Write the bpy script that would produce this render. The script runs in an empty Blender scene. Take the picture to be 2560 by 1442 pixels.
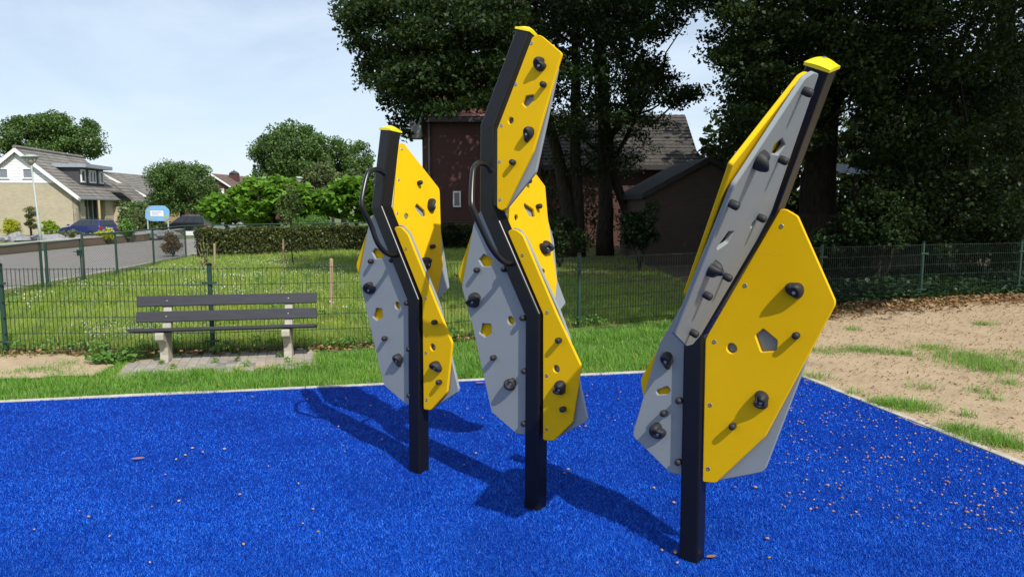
import bpy, bmesh, math, random
import numpy as np
from mathutils import Vector, Matrix, Quaternion

rng = np.random.default_rng(7)
random.seed(7)
SC = bpy.context.scene
COL = SC.collection
R = math.radians

# ------------------------------------------------------------------ camera
FPX, CX, CY, HOR = 1800.0, 1280.0, 721.0, 516.0
EYE = Vector((0.0, 0.0, 1.75))
PITCH = math.atan((CY - HOR) / FPX)
cam_d = bpy.data.cameras.new('camera')
cam_d.sensor_width = 36.0
cam_d.lens = FPX / 2560.0 * 36.0
cam_d.clip_start = 0.05
cam_d.clip_end = 3000.0
cam = bpy.data.objects.new('camera', cam_d)
cam.location = EYE
cam.rotation_euler = (math.pi / 2 - PITCH, 0, 0)
COL.objects.link(cam)
SC.camera = cam

# ------------------------------------------------------------------ light
SUN_EL, SUN_AZ = 45.5, 148.5            # azimuth clockwise from +Y
SDIR = Vector((math.sin(R(SUN_AZ)) * math.cos(R(SUN_EL)), math.cos(R(SUN_AZ)) * math.cos(R(SUN_EL)), math.sin(R(SUN_EL))))
world = bpy.data.worlds.new('World')
SC.world = world
world.use_nodes = True
wn, wl = world.node_tree.nodes, world.node_tree.links
wn.clear()
w_out = wn.new('ShaderNodeOutputWorld')
w_bg = wn.new('ShaderNodeBackground'); w_bg.inputs[1].default_value = 0.124
w_sky = wn.new('ShaderNodeTexSky'); w_sky.sky_type = 'NISHITA'; w_sky.sun_disc = False
w_sky.sun_elevation = R(SUN_EL); w_sky.sun_rotation = R(SUN_AZ)
w_sky.altitude = 0; w_sky.air_density = 1.0; w_sky.dust_density = 0.9; w_sky.ozone_density = 1.0
# thin high cloud, the same all round the sky
w_tc = wn.new('ShaderNodeTexCoord')
w_map = wn.new('ShaderNodeMapping'); w_map.inputs['Scale'].default_value = (1.0, 1.0, 3.2); w_map.inputs['Rotation'].default_value = (0.25, 0.15, 0.5)
w_no = wn.new('ShaderNodeTexNoise'); w_no.inputs['Scale'].default_value = 2.1; w_no.inputs['Detail'].default_value = 7.0; w_no.inputs['Roughness'].default_value = 0.55; w_no.inputs['Distortion'].default_value = 0.6
w_rmp = wn.new('ShaderNodeMapRange'); w_rmp.inputs[1].default_value = 0.38; w_rmp.inputs[2].default_value = 0.70; w_rmp.inputs[3].default_value = 0.36; w_rmp.inputs[4].default_value = 0.88
w_mix = wn.new('ShaderNodeMixRGB'); w_mix.inputs[2].default_value = (6.9, 7.9, 9.2, 1)
wl.new(w_tc.outputs['Generated'], w_map.inputs[0]); wl.new(w_map.outputs[0], w_no.inputs['Vector'])
wl.new(w_no.outputs[0], w_rmp.inputs[0]); wl.new(w_rmp.outputs[0], w_mix.inputs[0])
wl.new(w_sky.outputs[0], w_mix.inputs[1]); wl.new(w_mix.outputs[0], w_bg.inputs[0]); wl.new(w_bg.outputs[0], w_out.inputs[0])

sun_d = bpy.data.lights.new('sun', 'SUN'); sun_d.energy = 5.0; sun_d.angle = R(0.55); sun_d.color = (1.0, 0.955, 0.88)
sun = bpy.data.objects.new('sun', sun_d); COL.objects.link(sun)
sun.rotation_euler = (-SDIR).to_track_quat('-Z', 'Y').to_euler(); sun.location = (8, -14, 20)

SC.view_settings.view_transform = 'Standard'
SC.view_settings.look = 'None'
SC.view_settings.exposure = 0.0
SC.view_settings.gamma = 1.0
SC.render.engine = 'CYCLES'
SC.cycles.max_bounces = 6
SC.cycles.transparent_max_bounces = 8

# ------------------------------------------------------------------ helpers
FWD = Vector((0, math.cos(PITCH), -math.sin(PITCH)))
UPV = Vector((0, math.sin(PITCH), math.cos(PITCH)))
def ray(px, py):
    return FWD + Vector(((px - CX) / FPX, 0, 0)) - UPV * ((py - CY) / FPX)
def onplane(px, py, P, n):
    d = ray(px, py); return EYE + d * ((P - EYE).dot(n) / d.dot(n))
def G(px, py, z=0.0):
    return onplane(px, py, Vector((0, 0, z)), Vector((0, 0, 1)))
def at(px, py, Y):
    d = ray(px, py); return EYE + d * (Y / d.y)

def tag(o, label=None, cat=None, group=None, kind=None):
    if label: o['label'] = label
    if cat: o['category'] = cat
    if group: o['group'] = group
    if kind: o['kind'] = kind
    return o
def empty(name, loc, label=None, cat=None, group=None):
    o = bpy.data.objects.new(name, None); COL.objects.link(o)
    o.location = loc; o.empty_display_size = 0.2
    return tag(o, label, cat, group)
def world_loc(o):
    v = Vector((0, 0, 0))
    while o is not None:
        v += o.location; o = o.parent
    return v
def link(name, me, mat=None, parent=None, loc=None):
    if mat is not None and not me.materials: me.materials.append(mat)
    o = bpy.data.objects.new(name, me); COL.objects.link(o)
    if parent is not None: o.parent = parent
    if loc is not None: o.location = loc
    return o

class MB:
    """collects vertices and faces in world coordinates"""
    def __init__(s): s.v = []; s.f = []
    def add(s, vs, fs):
        b = len(s.v); s.v += [Vector(q) for q in vs]; s.f += [[b + i for i in f] for f in fs]; return s
    def obox(s, c, ax, ay, az):
        c = Vector(c); ax, ay, az = Vector(ax), Vector(ay), Vector(az)
        vs = [c + ax * i + ay * j + az * k for k in (-1, 1) for j in (-1, 1) for i in (-1, 1)]
        return s.add(vs, [(0, 2, 3, 1), (4, 5, 7, 6), (0, 1, 5, 4), (2, 6, 7, 3), (0, 4, 6, 2), (1, 3, 7, 5)])
    def box(s, x0, x1, y0, y1, z0, z1):
        return s.obox(((x0+x1)/2, (y0+y1)/2, (z0+z1)/2), ((x1-x0)/2, 0, 0), (0, (y1-y0)/2, 0), (0, 0, (z1-z0)/2))
    def prism(s, pts, d):
        """closed polygon (3D points) swept by vector d"""
        n = len(pts); d = Vector(d); P = [Vector(p) for p in pts]
        return s.add(P + [p + d for p in P], [list(range(n))[::-1], list(range(n, 2*n))] + [[i, (i+1) % n, n+(i+1) % n, n+i] for i in range(n)])
    def poly(s, pts):
        return s.add(pts, [list(range(len(pts)))])
    def tube(s, pts, r, k=8, cap=True, up=None):
        P = [Vector(p) for p in pts]; n = len(P)
        rs = r if hasattr(r, '__len__') else [r]*n
        ref = None; vs = []
        for i in range(n):
            t = (P[min(i+1, n-1)] - P[max(i-1, 0)]).normalized()
            if ref is None:
                ref = t.orthogonal().normalized()
            ref = (ref - t * ref.dot(t)).normalized(); b = t.cross(ref)
            for j in range(k):
                a = 2*math.pi*j/k; vs.append(P[i] + (ref*math.cos(a) + b*math.sin(a))*rs[i])
        fs = [[i*k+j, i*k+(j+1) % k, (i+1)*k+(j+1) % k, (i+1)*k+j] for i in range(n-1) for j in range(k)]
        if cap: fs += [list(range(k))[::-1], list(range((n-1)*k, n*k))]
        return s.add(vs, fs)
    def lathe(s, prof, k=14, M=None):
        M = M or Matrix(); vs = []
        for r, z in prof:
            for j in range(k):
                a = 2*math.pi*j/k; vs.append(M @ Vector((r*math.cos(a), r*math.sin(a), z)))
        n = len(prof)
        fs = [[i*k+j, i*k+(j+1) % k, (i+1)*k+(j+1) % k, (i+1)*k+j] for i in range(n-1) for j in range(k)]
        fs += [list(range(k))[::-1], list(range((n-1)*k, n*k))]
        return s.add(vs, fs)
    def mesh(s, name, off=Vector((0, 0, 0)), smooth=False):
        me = bpy.data.meshes.new(name)
        me.from_pydata([v - off for v in s.v], [], s.f)
        if smooth: me.polygons.foreach_set('use_smooth', [True]*len(me.polygons))
        me.update(); return me
    def build(s, name, mat, parent=None, smooth=False, bevel=0, auto=None):
        off = world_loc(parent) if parent is not None else Vector((0, 0, 0))
        if parent is None and s.v:
            xs = [v.x for v in s.v]; ys = [v.y for v in s.v]; zs = [v.z for v in s.v]
            off = Vector(((min(xs)+max(xs))/2, (min(ys)+max(ys))/2, min(zs)))
        me = s.mesh(name, off, smooth)
        if bevel:
            bm = bmesh.new(); bm.from_mesh(me)
            es = [e for e in bm.edges if len(e.link_faces) == 2 and e.calc_face_angle(0) > 0.5]
            bmesh.ops.bevel(bm, geom=es, offset=bevel, segments=2, affect='EDGES', profile=0.6, clamp_overlap=True)
            bm.to_mesh(me); bm.free()
        o = link(name, me, mat, parent)
        if parent is None: o.location = off
        return o

def soup(name, V, k, mat, parent=None, kind=None, off=None):
    """V: (n*k,3) array of separate k-gons"""
    V = np.asarray(V, dtype=np.float32).reshape(-1, 3)
    o3 = world_loc(parent) if parent is not None else Vector((0, 0, 0))
    if off is not None: o3 = Vector(off)
    V = V - np.array(o3[:], dtype=np.float32)
    n = len(V)//k
    me = bpy.data.meshes.new(name)
    me.vertices.add(n*k); me.loops.add(n*k); me.polygons.add(n)
    me.vertices.foreach_set('co', V.ravel())
    me.loops.foreach_set('vertex_index', np.arange(n*k, dtype=np.int32))
    me.polygons.foreach_set('loop_start', np.arange(0, n*k, k, dtype=np.int32))
    me.update(calc_edges=True)
    o = link(name, me, mat, parent)
    if off is not None and parent is None: o.location = off
    if kind: o['kind'] = kind
    return o

def unit(a): return a/np.maximum(np.linalg.norm(a, axis=-1, keepdims=True), 1e-9)
def leaf_quads(C, L, W, updir=0.35, fold=0.18, droop=0.0):
    """kite shaped leaves at centres C"""
    n = len(C)
    nrm = unit(rng.normal(size=(n, 3)) + np.array([0, 0, updir*2.2]))
    a = rng.normal(size=(n, 3)); a[:, 2] -= droop
    a = unit(a - nrm*np.sum(a*nrm, axis=1, keepdims=True)); b = np.cross(nrm, a)
    s = (0.65 + 0.7*rng.random((n, 1)))
    La, Wb = L*s, W*s
    base = C - a*La*0.5; tip = C + a*La*0.5
    l = C + b*Wb*0.5 + nrm*Wb*fold - a*La*0.06; r = C - b*Wb*0.5 + nrm*Wb*fold - a*La*0.06
    return np.stack([base, r, tip, l], axis=1).reshape(-1, 3)
def ball(n, c, r, flat=(1, 1, 1), shell=0.5):
    d = unit(rng.normal(size=(n, 3))); q = rng.random((n, 1))**shell
    return np.array(c) + d*q*np.array(flat)*r
def blades(P, h, w, lean=0.5):
    n = len(P)
    h = np.asarray(h).reshape(-1, 1)*np.ones((n, 1)); h = h*(0.55+0.8*rng.random((n, 1)))
    az = rng.random(n)*2*np.pi; d = np.stack([np.cos(az), np.sin(az), np.zeros(n)], 1); t = np.stack([-d[:, 1], d[:, 0], np.zeros(n)], 1)
    w = np.asarray(w).reshape(-1, 1)*np.ones((n, 1))
    tip = P + np.array([0, 0, 1.0])*h + d*h*lean*rng.random((n, 1))*1.6
    return np.stack([P - t*w*0.5, P + t*w*0.5, tip], axis=1).reshape(-1, 3)
def inpoly(x, y, poly):
    x = np.asarray(x); y = np.asarray(y); c = np.zeros(x.shape, bool); j = len(poly)-1
    for i in range(len(poly)):
        xi, yi = poly[i][0], poly[i][1]; xj, yj = poly[j][0], poly[j][1]
        if yi != yj:
            c ^= ((yi > y) != (yj > y)) & (x < (xj-xi)*(y-yi)/(yj-yi)+xi)
        j = i
    return c
def vnoise(x, y, s, seed=0):
    """cheap smooth 2D noise in 0..1"""
    x = x*s + seed*17.3; y = y*s - seed*9.1
    v = np.sin(x*1.7+np.sin(y*1.3+seed)*1.9)+np.sin(y*2.1+np.sin(x*0.9+2+seed)*1.7)+0.6*np.sin((x+y)*3.3+np.sin(x*2.7-y)*1.3)
    return np.clip(v/5.2+0.5, 0, 1)

# ------------------------------------------------------------------ materials
def nodes(m):
    m.use_nodes = True; nt = m.node_tree; nt.nodes.clear()
    out = nt.nodes.new('ShaderNodeOutputMaterial'); b = nt.nodes.new('ShaderNodeBsdfPrincipled')
    nt.links.new(b.outputs[0], out.inputs[0]); return nt, b, out
def ramp(nt, fac, stops):
    r = nt.nodes.new('ShaderNodeValToRGB'); e = r.color_ramp.elements
    while len(e) < len(stops): e.new(0.5)
    for i, (p, c) in enumerate(stops): e[i].position = p; e[i].color = (*c, 1)
    nt.links.new(fac, r.inputs[0]); return r.outputs[0]
def noise(nt, scale, detail=4, rough=0.55, coord='Object', dist=0.0, stretch=None):
    tc = nt.nodes.new('ShaderNodeTexCoord'); n = nt.nodes.new('ShaderNodeTexNoise')
    n.inputs['Scale'].default_value = scale; n.inputs['Detail'].default_value = detail; n.inputs['Roughness'].default_value = rough; n.inputs['Distortion'].default_value = dist
    if stretch:
        mp = nt.nodes.new('ShaderNodeMapping'); mp.inputs['Scale'].default_value = stretch
        nt.links.new(tc.outputs[coord], mp.inputs[0]); nt.links.new(mp.outputs[0], n.inputs['Vector'])
    else: nt.links.new(tc.outputs[coord], n.inputs['Vector'])
    return n.outputs[0]
def bump(nt, b, h, strength=0.3, dist=0.01):
    n = nt.nodes.new('ShaderNodeBump'); n.inputs['Strength'].default_value = strength; n.inputs['Distance'].default_value = dist
    nt.links.new(h, n.inputs['Height']); nt.links.new(n.outputs[0], b.inputs['Normal'])
def mixc(nt, fac, a, c, mode='MIX'):
    m = nt.nodes.new('ShaderNodeMixRGB'); m.blend_type = mode
    for i, v in ((0, fac), (1, a), (2, c)):
        if isinstance(v, (int, float)): m.inputs[i].default_value = v
        elif isinstance(v, tuple): m.inputs[i].default_value = (*v, 1)
        else: nt.links.new(v, m.inputs[i])
    return m.outputs[0]
MATS = {}
def simple(name, c1, c2=None, scale=6, rough=0.6, bscale=None, bstr=0.2, bdist=0.005, spec=0.5, metal=0.0, detail=5, stretch=None, coat=0.0):
    m = bpy.data.materials.new(name); nt, b, out = nodes(m)
    b.inputs['Roughness'].default_value = rough; b.inputs['Metallic'].default_value = metal
    b.inputs['Specular IOR Level'].default_value = spec; b.inputs['Coat Weight'].default_value = coat
    c2 = c2 or tuple(v*0.8 for v in c1)
    nt.links.new(ramp(nt, noise(nt, scale, detail, stretch=stretch), [(0.3, c2), (0.7, c1)]), b.inputs['Base Color'])
    if bscale: bump(nt, b, noise(nt, bscale, 3), bstr, bdist)
    MATS[name] = m; return m
def plastic(name, c, rough, spec):
    m = bpy.data.materials.new(name); nt, b, out = nodes(m)
    base = ramp(nt, noise(nt, 2.2, 6, 0.6), [(0.35, tuple(v*0.93 for v in c)), (0.65, c)])
    scuff = ramp(nt, noise(nt, 9, 8, 0.75, stretch=(1.0, 1.0, 3.5)), [(0.60, (0, 0, 0)), (0.76, (1, 1, 1))])
    mm = nt.nodes.new('ShaderNodeMath'); mm.operation = 'MULTIPLY'; mm.inputs[1].default_value = 0.30; nt.links.new(scuff, mm.inputs[0])
    nt.links.new(mixc(nt, mm.outputs[0], base, tuple(v*0.45+0.05 for v in c)), b.inputs['Base Color'])
    r_ = nt.nodes.new('ShaderNodeMapRange'); r_.inputs[3].default_value = rough-0.10; r_.inputs[4].default_value = rough+0.14; nt.links.new(noise(nt, 5, 6), r_.inputs[0]); nt.links.new(r_.outputs[0], b.inputs['Roughness'])
    b.inputs['Specular IOR Level'].default_value = spec
    bump(nt, b, noise(nt, 700, 2), 0.15, 0.0006); MATS[name] = m; return m
def leafmat(name, cols, rough=0.5, trans=0.35, spec=0.4):
    m = bpy.data.materials.new(name); nt, b, out = nodes(m)
    g = nt.nodes.new('ShaderNodeNewGeometry')
    c = ramp(nt, g.outputs['Random Per Island'], [(i/(len(cols)-1), q) for i, q in enumerate(cols)])
    nt.links.new(c, b.inputs['Base Color']); b.inputs['Roughness'].default_value = rough; b.inputs['Specular IOR Level'].default_value = spec
    if trans:
        t = nt.nodes.new('ShaderNodeBsdfTranslucent'); ms = nt.nodes.new('ShaderNodeMixShader'); ms.inputs[0].default_value = trans
        tc = mixc(nt, 0.5, c, (0.16, 0.2, 0.01), 'MIX'); nt.links.new(tc, t.inputs[0])
        nt.links.new(b.outputs[0], ms.inputs[1]); nt.links.new(t.outputs[0], ms.inputs[2]); nt.links.new(ms.outputs[0], out.inputs[0])
    MATS[name] = m; return m
def brickmat(name, cols, mortar, scale=1.0, bw=0.22, bh=0.06, rough=0.85, ms=0.01, axis='XZ'):
    m = bpy.data.materials.new(name); nt, b, out = nodes(m)
    tc = nt.nodes.new('ShaderNodeTexCoord'); sp = nt.nodes.new('ShaderNodeSeparateXYZ'); cb = nt.nodes.new('ShaderNodeCombineXYZ')
    nt.links.new(tc.outputs['Object'], sp.inputs[0])
    if axis == 'XZ':      # vertical walls: x+y run along the wall, z up
        ad = nt.nodes.new('ShaderNodeMath'); ad.operation = 'ADD'; nt.links.new(sp.outputs[0], ad.inputs[0]); nt.links.new(sp.outputs[1], ad.inputs[1])
        nt.links.new(ad.outputs[0], cb.inputs[0]); nt.links.new(sp.outputs[2], cb.inputs[1])
    else:
        nt.links.new(sp.outputs[0], cb.inputs[0]); nt.links.new(sp.outputs[1], cb.inputs[1])
    br = nt.nodes.new('ShaderNodeTexBrick'); nt.links.new(cb.outputs[0], br.inputs['Vector'])
    br.inputs['Scale'].default_value = scale; br.inputs['Brick Width'].default_value = bw; br.inputs['Row Height'].default_value = bh
    br.inputs['Mortar Size'].default_value = ms; br.inputs['Color1'].default_value = (*cols[0], 1); br.inputs['Color2'].default_value = (*cols[1], 1); br.inputs['Mortar'].default_value = (*mortar, 1)
    c = mixc(nt, 0.35, br.outputs[0], ramp(nt, noise(nt, 1.3, 5), [(0.3, tuple(v*0.6 for v in cols[0])), (0.7, tuple(min(1, v*1.25) for v in cols[1]))]))
    nt.links.new(c, b.inputs['Base Color']); b.inputs['Roughness'].default_value = rough
    bump(nt, b, br.outputs['Fac'], -0.4, 0.006)
    MATS[name] = m; return m

plastic('yellow_plastic', (0.72, 0.43, 0.003), 0.50, 0.12)
plastic('grey_plastic', (0.245, 0.270, 0.285), 0.48, 0.32)
simple('black_steel', (0.006, 0.006, 0.007), (0.005, 0.005, 0.006), 5, 0.34, 1200, 0.10, 0.0004, 0.4)
simple('black_tube', (0.009, 0.009, 0.010), None, 5, 0.30, None, spec=0.5)
simple('black_resin', (0.022, 0.022, 0.024), (0.016, 0.016, 0.018), 12, 0.6, 160, 0.35, 0.002, 0.4)
simple('screw_steel', (0.45, 0.45, 0.44), None, 30, 0.35, metal=0.9)
simple('cap_yellow', (0.84, 0.66, 0.008), (0.82, 0.63, 0.008), 3, 0.3, spec=0.5)
simple('bench_plank', (0.042, 0.044, 0.052), (0.030, 0.031, 0.038), 4, 0.6, 60, 0.4, 0.002, 0.25, stretch=(0.4, 6, 14))
simple('concrete', (0.44, 0.41, 0.34), (0.30, 0.28, 0.22), 9, 0.9, 70, 0.6, 0.004)
simple('kerb_concrete', (0.52, 0.49, 0.42), (0.36, 0.34, 0.29), 7, 0.9, 60, 0.5, 0.004)
simple('fence_green', (0.020, 0.058, 0.040), (0.014, 0.042, 0.030), 8, 0.45)
simple('fence_wire', (0.009, 0.026, 0.017), None, 8, 0.45)
simple('white_paint', (0.80, 0.80, 0.79), (0.72, 0.72, 0.72), 3, 0.5)
simple('white_siding', (0.82, 0.82, 0.83), (0.76, 0.76, 0.78), 2, 0.6)
simple('dark_slate', (0.055, 0.055, 0.065), (0.035, 0.035, 0.042), 5, 0.6)
simple('zinc', (0.30, 0.33, 0.37), (0.24, 0.27, 0.31), 4, 0.5)
simple('galvanised', (0.36, 0.42, 0.38), (0.28, 0.34, 0.30), 6, 0.5)
simple('lamp_glass', (0.36, 0.34, 0.26), None, 4, 0.3)
simple('wood_stake', (0.40, 0.30, 0.18), (0.27, 0.20, 0.12), 20, 0.85, stretch=(8, 8, 1))
simple('bark', (0.060, 0.050, 0.038), (0.022, 0.018, 0.014), 14, 0.95, 26, 1.0, 0.03, 0.1, stretch=(1, 1, 0.25))
simple('rock', (0.34, 0.34, 0.35), (0.16, 0.16, 0.17), 3, 0.9, 14, 0.8, 0.03)
simple('tyre', (0.015, 0.015, 0.015), None, 9, 0.8)
simple('rim', (0.42, 0.43, 0.45), None, 9, 0.35, metal=0.7)
simple('hedge_core', (0.030, 0.042, 0.013), (0.012, 0.018, 0.006), 20, 0.95, 30, 1.0, 0.03)
simple('car_blue', (0.014, 0.030, 0.16), (0.013, 0.028, 0.15), 3, 0.25, coat=0.7)
simple('car_black', (0.010, 0.011, 0.013), None, 3, 0.25, coat=0.7)
simple('car_silver', (0.45, 0.47, 0.49), None, 3, 0.3, coat=0.5, metal=0.3)
simple('car_glass', (0.020, 0.024, 0.028), None, 3, 0.06, spec=0.8)
simple('window_glass', (0.030, 0.036, 0.042), None, 3, 0.08, spec=0.8)
simple('shutter_grey', (0.20, 0.22, 0.26), None, 3, 0.5)
simple('red_lamp', (0.42, 0.010, 0.010), None, 3, 0.2)
simple('clear_lamp', (0.6, 0.6, 0.6), None, 3, 0.15)
simple('plate_yellow', (0.80, 0.52, 0.01), None, 3, 0.4)
simple('sign_blue', (0.20, 0.42, 0.66), (0.17, 0.37, 0.62), 4, 0.4)
simple('sign_print', (0.16, 0.22, 0.34), None, 9, 0.5)
simple('sign_ochre', (0.55, 0.42, 0.12), (0.30, 0.32, 0.10), 9, 0.5)
simple('fascia_dark', (0.030, 0.026, 0.024), None, 4, 0.7)
simple('fascia_grey', (0.16, 0.16, 0.16), (0.12, 0.12, 0.12), 4, 0.6)
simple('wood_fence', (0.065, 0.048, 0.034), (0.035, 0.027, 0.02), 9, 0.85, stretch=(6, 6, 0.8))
simple('corrugated', (0.30, 0.33, 0.36), (0.20, 0.22, 0.25), 3, 0.5)
simple('roof_felt', (0.035, 0.035, 0.038), (0.022, 0.022, 0.024), 4, 0.85)
brickmat('brick_yellow', [(0.54, 0.46, 0.31), (0.38, 0.32, 0.22)], (0.34, 0.31, 0.25), ms=0.014)
brickmat('brick_yellow_warm', [(0.56, 0.42, 0.19), (0.45, 0.33, 0.15)], (0.34, 0.28, 0.19))
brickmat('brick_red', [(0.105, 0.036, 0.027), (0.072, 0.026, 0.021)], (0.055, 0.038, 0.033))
brickmat('brick_dark', [(0.085, 0.054, 0.038), (0.060, 0.039, 0.029)], (0.055, 0.045, 0.038))
brickmat('brick_garden', [(0.21, 0.12, 0.09), (0.15, 0.10, 0.08)], (0.14, 0.12, 0.10))
brickmat('road_brick', [(0.30, 0.27, 0.245), (0.24, 0.22, 0.20)], (0.17, 0.155, 0.14), bw=0.21, bh=0.105, ms=0.008, axis='XY')

def tilemat(name, c1, c2):
    m = simple(name, c1, c2, 1.6, 0.85, 10, 0.5, 0.02); return m
tilemat('tile_grey', (0.215, 0.20, 0.178), (0.12, 0.11, 0.098))
tilemat('tile_red', (0.25, 0.095, 0.062), (0.16, 0.062, 0.045))
tilemat('tile_dark', (0.070, 0.060, 0.049), (0.034, 0.030, 0.026))
tilemat('tile_brown', (0.16, 0.105, 0.085), (0.10, 0.07, 0.058))

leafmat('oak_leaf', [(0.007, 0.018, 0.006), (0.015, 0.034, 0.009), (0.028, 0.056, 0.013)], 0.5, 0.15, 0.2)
leafmat('tree_leaf', [(0.040, 0.090, 0.022), (0.075, 0.150, 0.034), (0.12, 0.20, 0.045)], 0.5, 0.25)
leafmat('olive_leaf', [(0.060, 0.095, 0.030), (0.095, 0.13, 0.042), (0.13, 0.16, 0.05)], 0.55, 0.25)
leafmat('catalpa_leaf', [(0.085, 0.20, 0.020), (0.13, 0.30, 0.028), (0.19, 0.38, 0.035)], 0.45, 0.4)
leafmat('hedge_leaf', [(0.040, 0.055, 0.014), (0.075, 0.10, 0.022), (0.13, 0.13, 0.03)], 0.5, 0.2)
leafmat('copper_leaf', [(0.12, 0.035, 0.022), (0.17, 0.07, 0.03), (0.10, 0.09, 0.03)], 0.5, 0.2)
leafmat('lime_leaf', [(0.20, 0.33, 0.02), (0.28, 0.42, 0.03), (0.36, 0.50, 0.04)], 0.5, 0.3)
leafmat('yellow_leaf', [(0.34, 0.40, 0.03), (0.48, 0.50, 0.04), (0.56, 0.55, 0.06)], 0.5, 0.3)
leafmat('grey_leaf', [(0.09, 0.115, 0.05), (0.13, 0.15, 0.07), (0.17, 0.18, 0.09)], 0.6, 0.2)
leafmat('conifer_leaf', [(0.012, 0.035, 0.02), (0.02, 0.05, 0.03)], 0.6, 0.1)
leafmat('ivy_leaf', [(0.008, 0.024, 0.009), (0.016, 0.042, 0.014), (0.03, 0.062, 0.022)], 0.45, 0.1, 0.25)
leafmat('weed_leaf', [(0.09, 0.20, 0.035), (0.13, 0.28, 0.05), (0.18, 0.33, 0.08)], 0.5, 0.3)
leafmat('lawn_blade', [(0.080, 0.23, 0.018), (0.125, 0.34, 0.028), (0.18, 0.43, 0.045), (0.33, 0.42, 0.12)], 0.5, 0.4)
leafmat('meadow_blade', [(0.16, 0.29, 0.034), (0.25, 0.41, 0.050), (0.34, 0.47, 0.075), (0.48, 0.47, 0.16)], 0.5, 0.4)
leafmat('dry_leaf', [(0.16, 0.075, 0.035), (0.26, 0.14, 0.06), (0.36, 0.23, 0.11), (0.11, 0.06, 0.03)], 0.8, 0.1)
leafmat('acorn', [(0.30, 0.16, 0.085), (0.42, 0.25, 0.15), (0.22, 0.11, 0.06), (0.55, 0.38, 0.26)], 0.55, 0)
leafmat('white_flower', [(0.75, 0.76, 0.70), (0.85, 0.85, 0.80)], 0.6, 0.2)
leafmat('yellow_flower', [(0.75, 0.62, 0.03), (0.80, 0.70, 0.06)], 0.6, 0.2)
m = leafmat('turf_fibre', [(0.001, 0.024, 0.23), (0.002, 0.040, 0.34), (0.003, 0.066, 0.48), (0.006, 0.10, 0.62), (0.05, 0.27, 0.95)], 0.40, 0.0, 0.12)  # brightest stop paints the sparkle of glossy fibres into the colour
nt = m.node_tree; b = next(n for n in nt.nodes if n.type == 'BSDF_PRINCIPLED'); src = b.inputs['Base Color'].links[0].from_socket
for nm in ('lawn_blade', 'meadow_blade'):
    mt = MATS[nm].node_tree
    for bn in [q for q in mt.nodes if q.type in ('BSDF_PRINCIPLED', 'BSDF_TRANSLUCENT')]:
        sk = bn.inputs[0]; s0 = sk.links[0].from_socket
        pt = ramp(mt, noise(mt, 1.1, 7, 0.66, dist=0.4), [(0.30, (0.62, 0.72, 0.60)), (0.50, (1, 1, 1)), (0.72, (1.45, 1.12, 1.30))])
        mt.links.new(mixc(mt, 1.0, s0, pt, 'MULTIPLY'), sk)
pile = ramp(nt, noise(nt, 1.6, 7, 0.62, dist=0.6), [(0.32, (0.66, 0.70, 0.76)), (0.52, (1, 1, 1)), (0.72, (1.22, 1.18, 1.12))])      # pile brushed this way and that
nt.links.new(mixc(nt, 1.0, src, pile, 'MULTIPLY'), b.inputs['Base Color'])
# ================================================================== the ground
m = bpy.data.materials.new('soil_grass'); nt, b, out = nodes(m); MATS['soil_grass'] = m
c = ramp(nt, noise(nt, 0.9, 6), [(0.3, (0.070, 0.115, 0.020)), (0.55, (0.115, 0.165, 0.034)), (0.75, (0.18, 0.17, 0.07))])
nt.links.new(mixc(nt, 0.35, c, ramp(nt, noise(nt, 22, 4), [(0.3, (0.03, 0.05, 0.012)), (0.7, (0.13, 0.16, 0.04))])), b.inputs['Base Color']); b.inputs['Roughness'].default_value = 0.95
bump(nt, b, noise(nt, 30, 4), 0.6, 0.03)
m = bpy.data.materials.new('sand'); nt, b, out = nodes(m); MATS['sand'] = m
c = ramp(nt, noise(nt, 1.1, 7, 0.62), [(0.28, (0.23, 0.155, 0.09)), (0.5, (0.40, 0.30, 0.18)), (0.72, (0.53, 0.41, 0.26))])
c = mixc(nt, 0.5, c, ramp(nt, noise(nt, 4.5, 8, 0.75, dist=0.5), [(0.34, (0.20, 0.135, 0.085)), (0.5, (0.44, 0.33, 0.21)), (0.66, (0.60, 0.47, 0.31))]))
c = mixc(nt, 0.42, c, ramp(nt, noise(nt, 55, 5, 0.75), [(0.3, (0.20, 0.13, 0.075)), (0.5, (0.46, 0.34, 0.21)), (0.7, (0.66, 0.52, 0.35))]))
nt.links.new(c, b.inputs['Base Color']); b.inputs['Roughness'].default_value = 0.95; bump(nt, b, noise(nt, 45, 6, 0.7), 0.7, 0.02)
m = bpy.data.materials.new('forest_soil'); nt, b, out = nodes(m); MATS['forest_soil'] = m
nt.links.new(ramp(nt, noise(nt, 9, 6), [(0.3, (0.05, 0.032, 0.018)), (0.7, (0.15, 0.10, 0.06))]), b.inputs['Base Color']); b.inputs['Roughness'].default_value = 0.95; bump(nt, b, noise(nt, 24, 4), 0.7, 0.03)
m = bpy.data.materials.new('turf_base'); nt, b, out = nodes(m); MATS['turf_base'] = m
nt.links.new(ramp(nt, noise(nt, 160, 3), [(0.35, (0.001, 0.018, 0.19)), (0.65, (0.002, 0.035, 0.32))]), b.inputs['Base Color']); b.inputs['Roughness'].default_value = 0.8; b.inputs['Specular IOR Level'].default_value = 0.1

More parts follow.
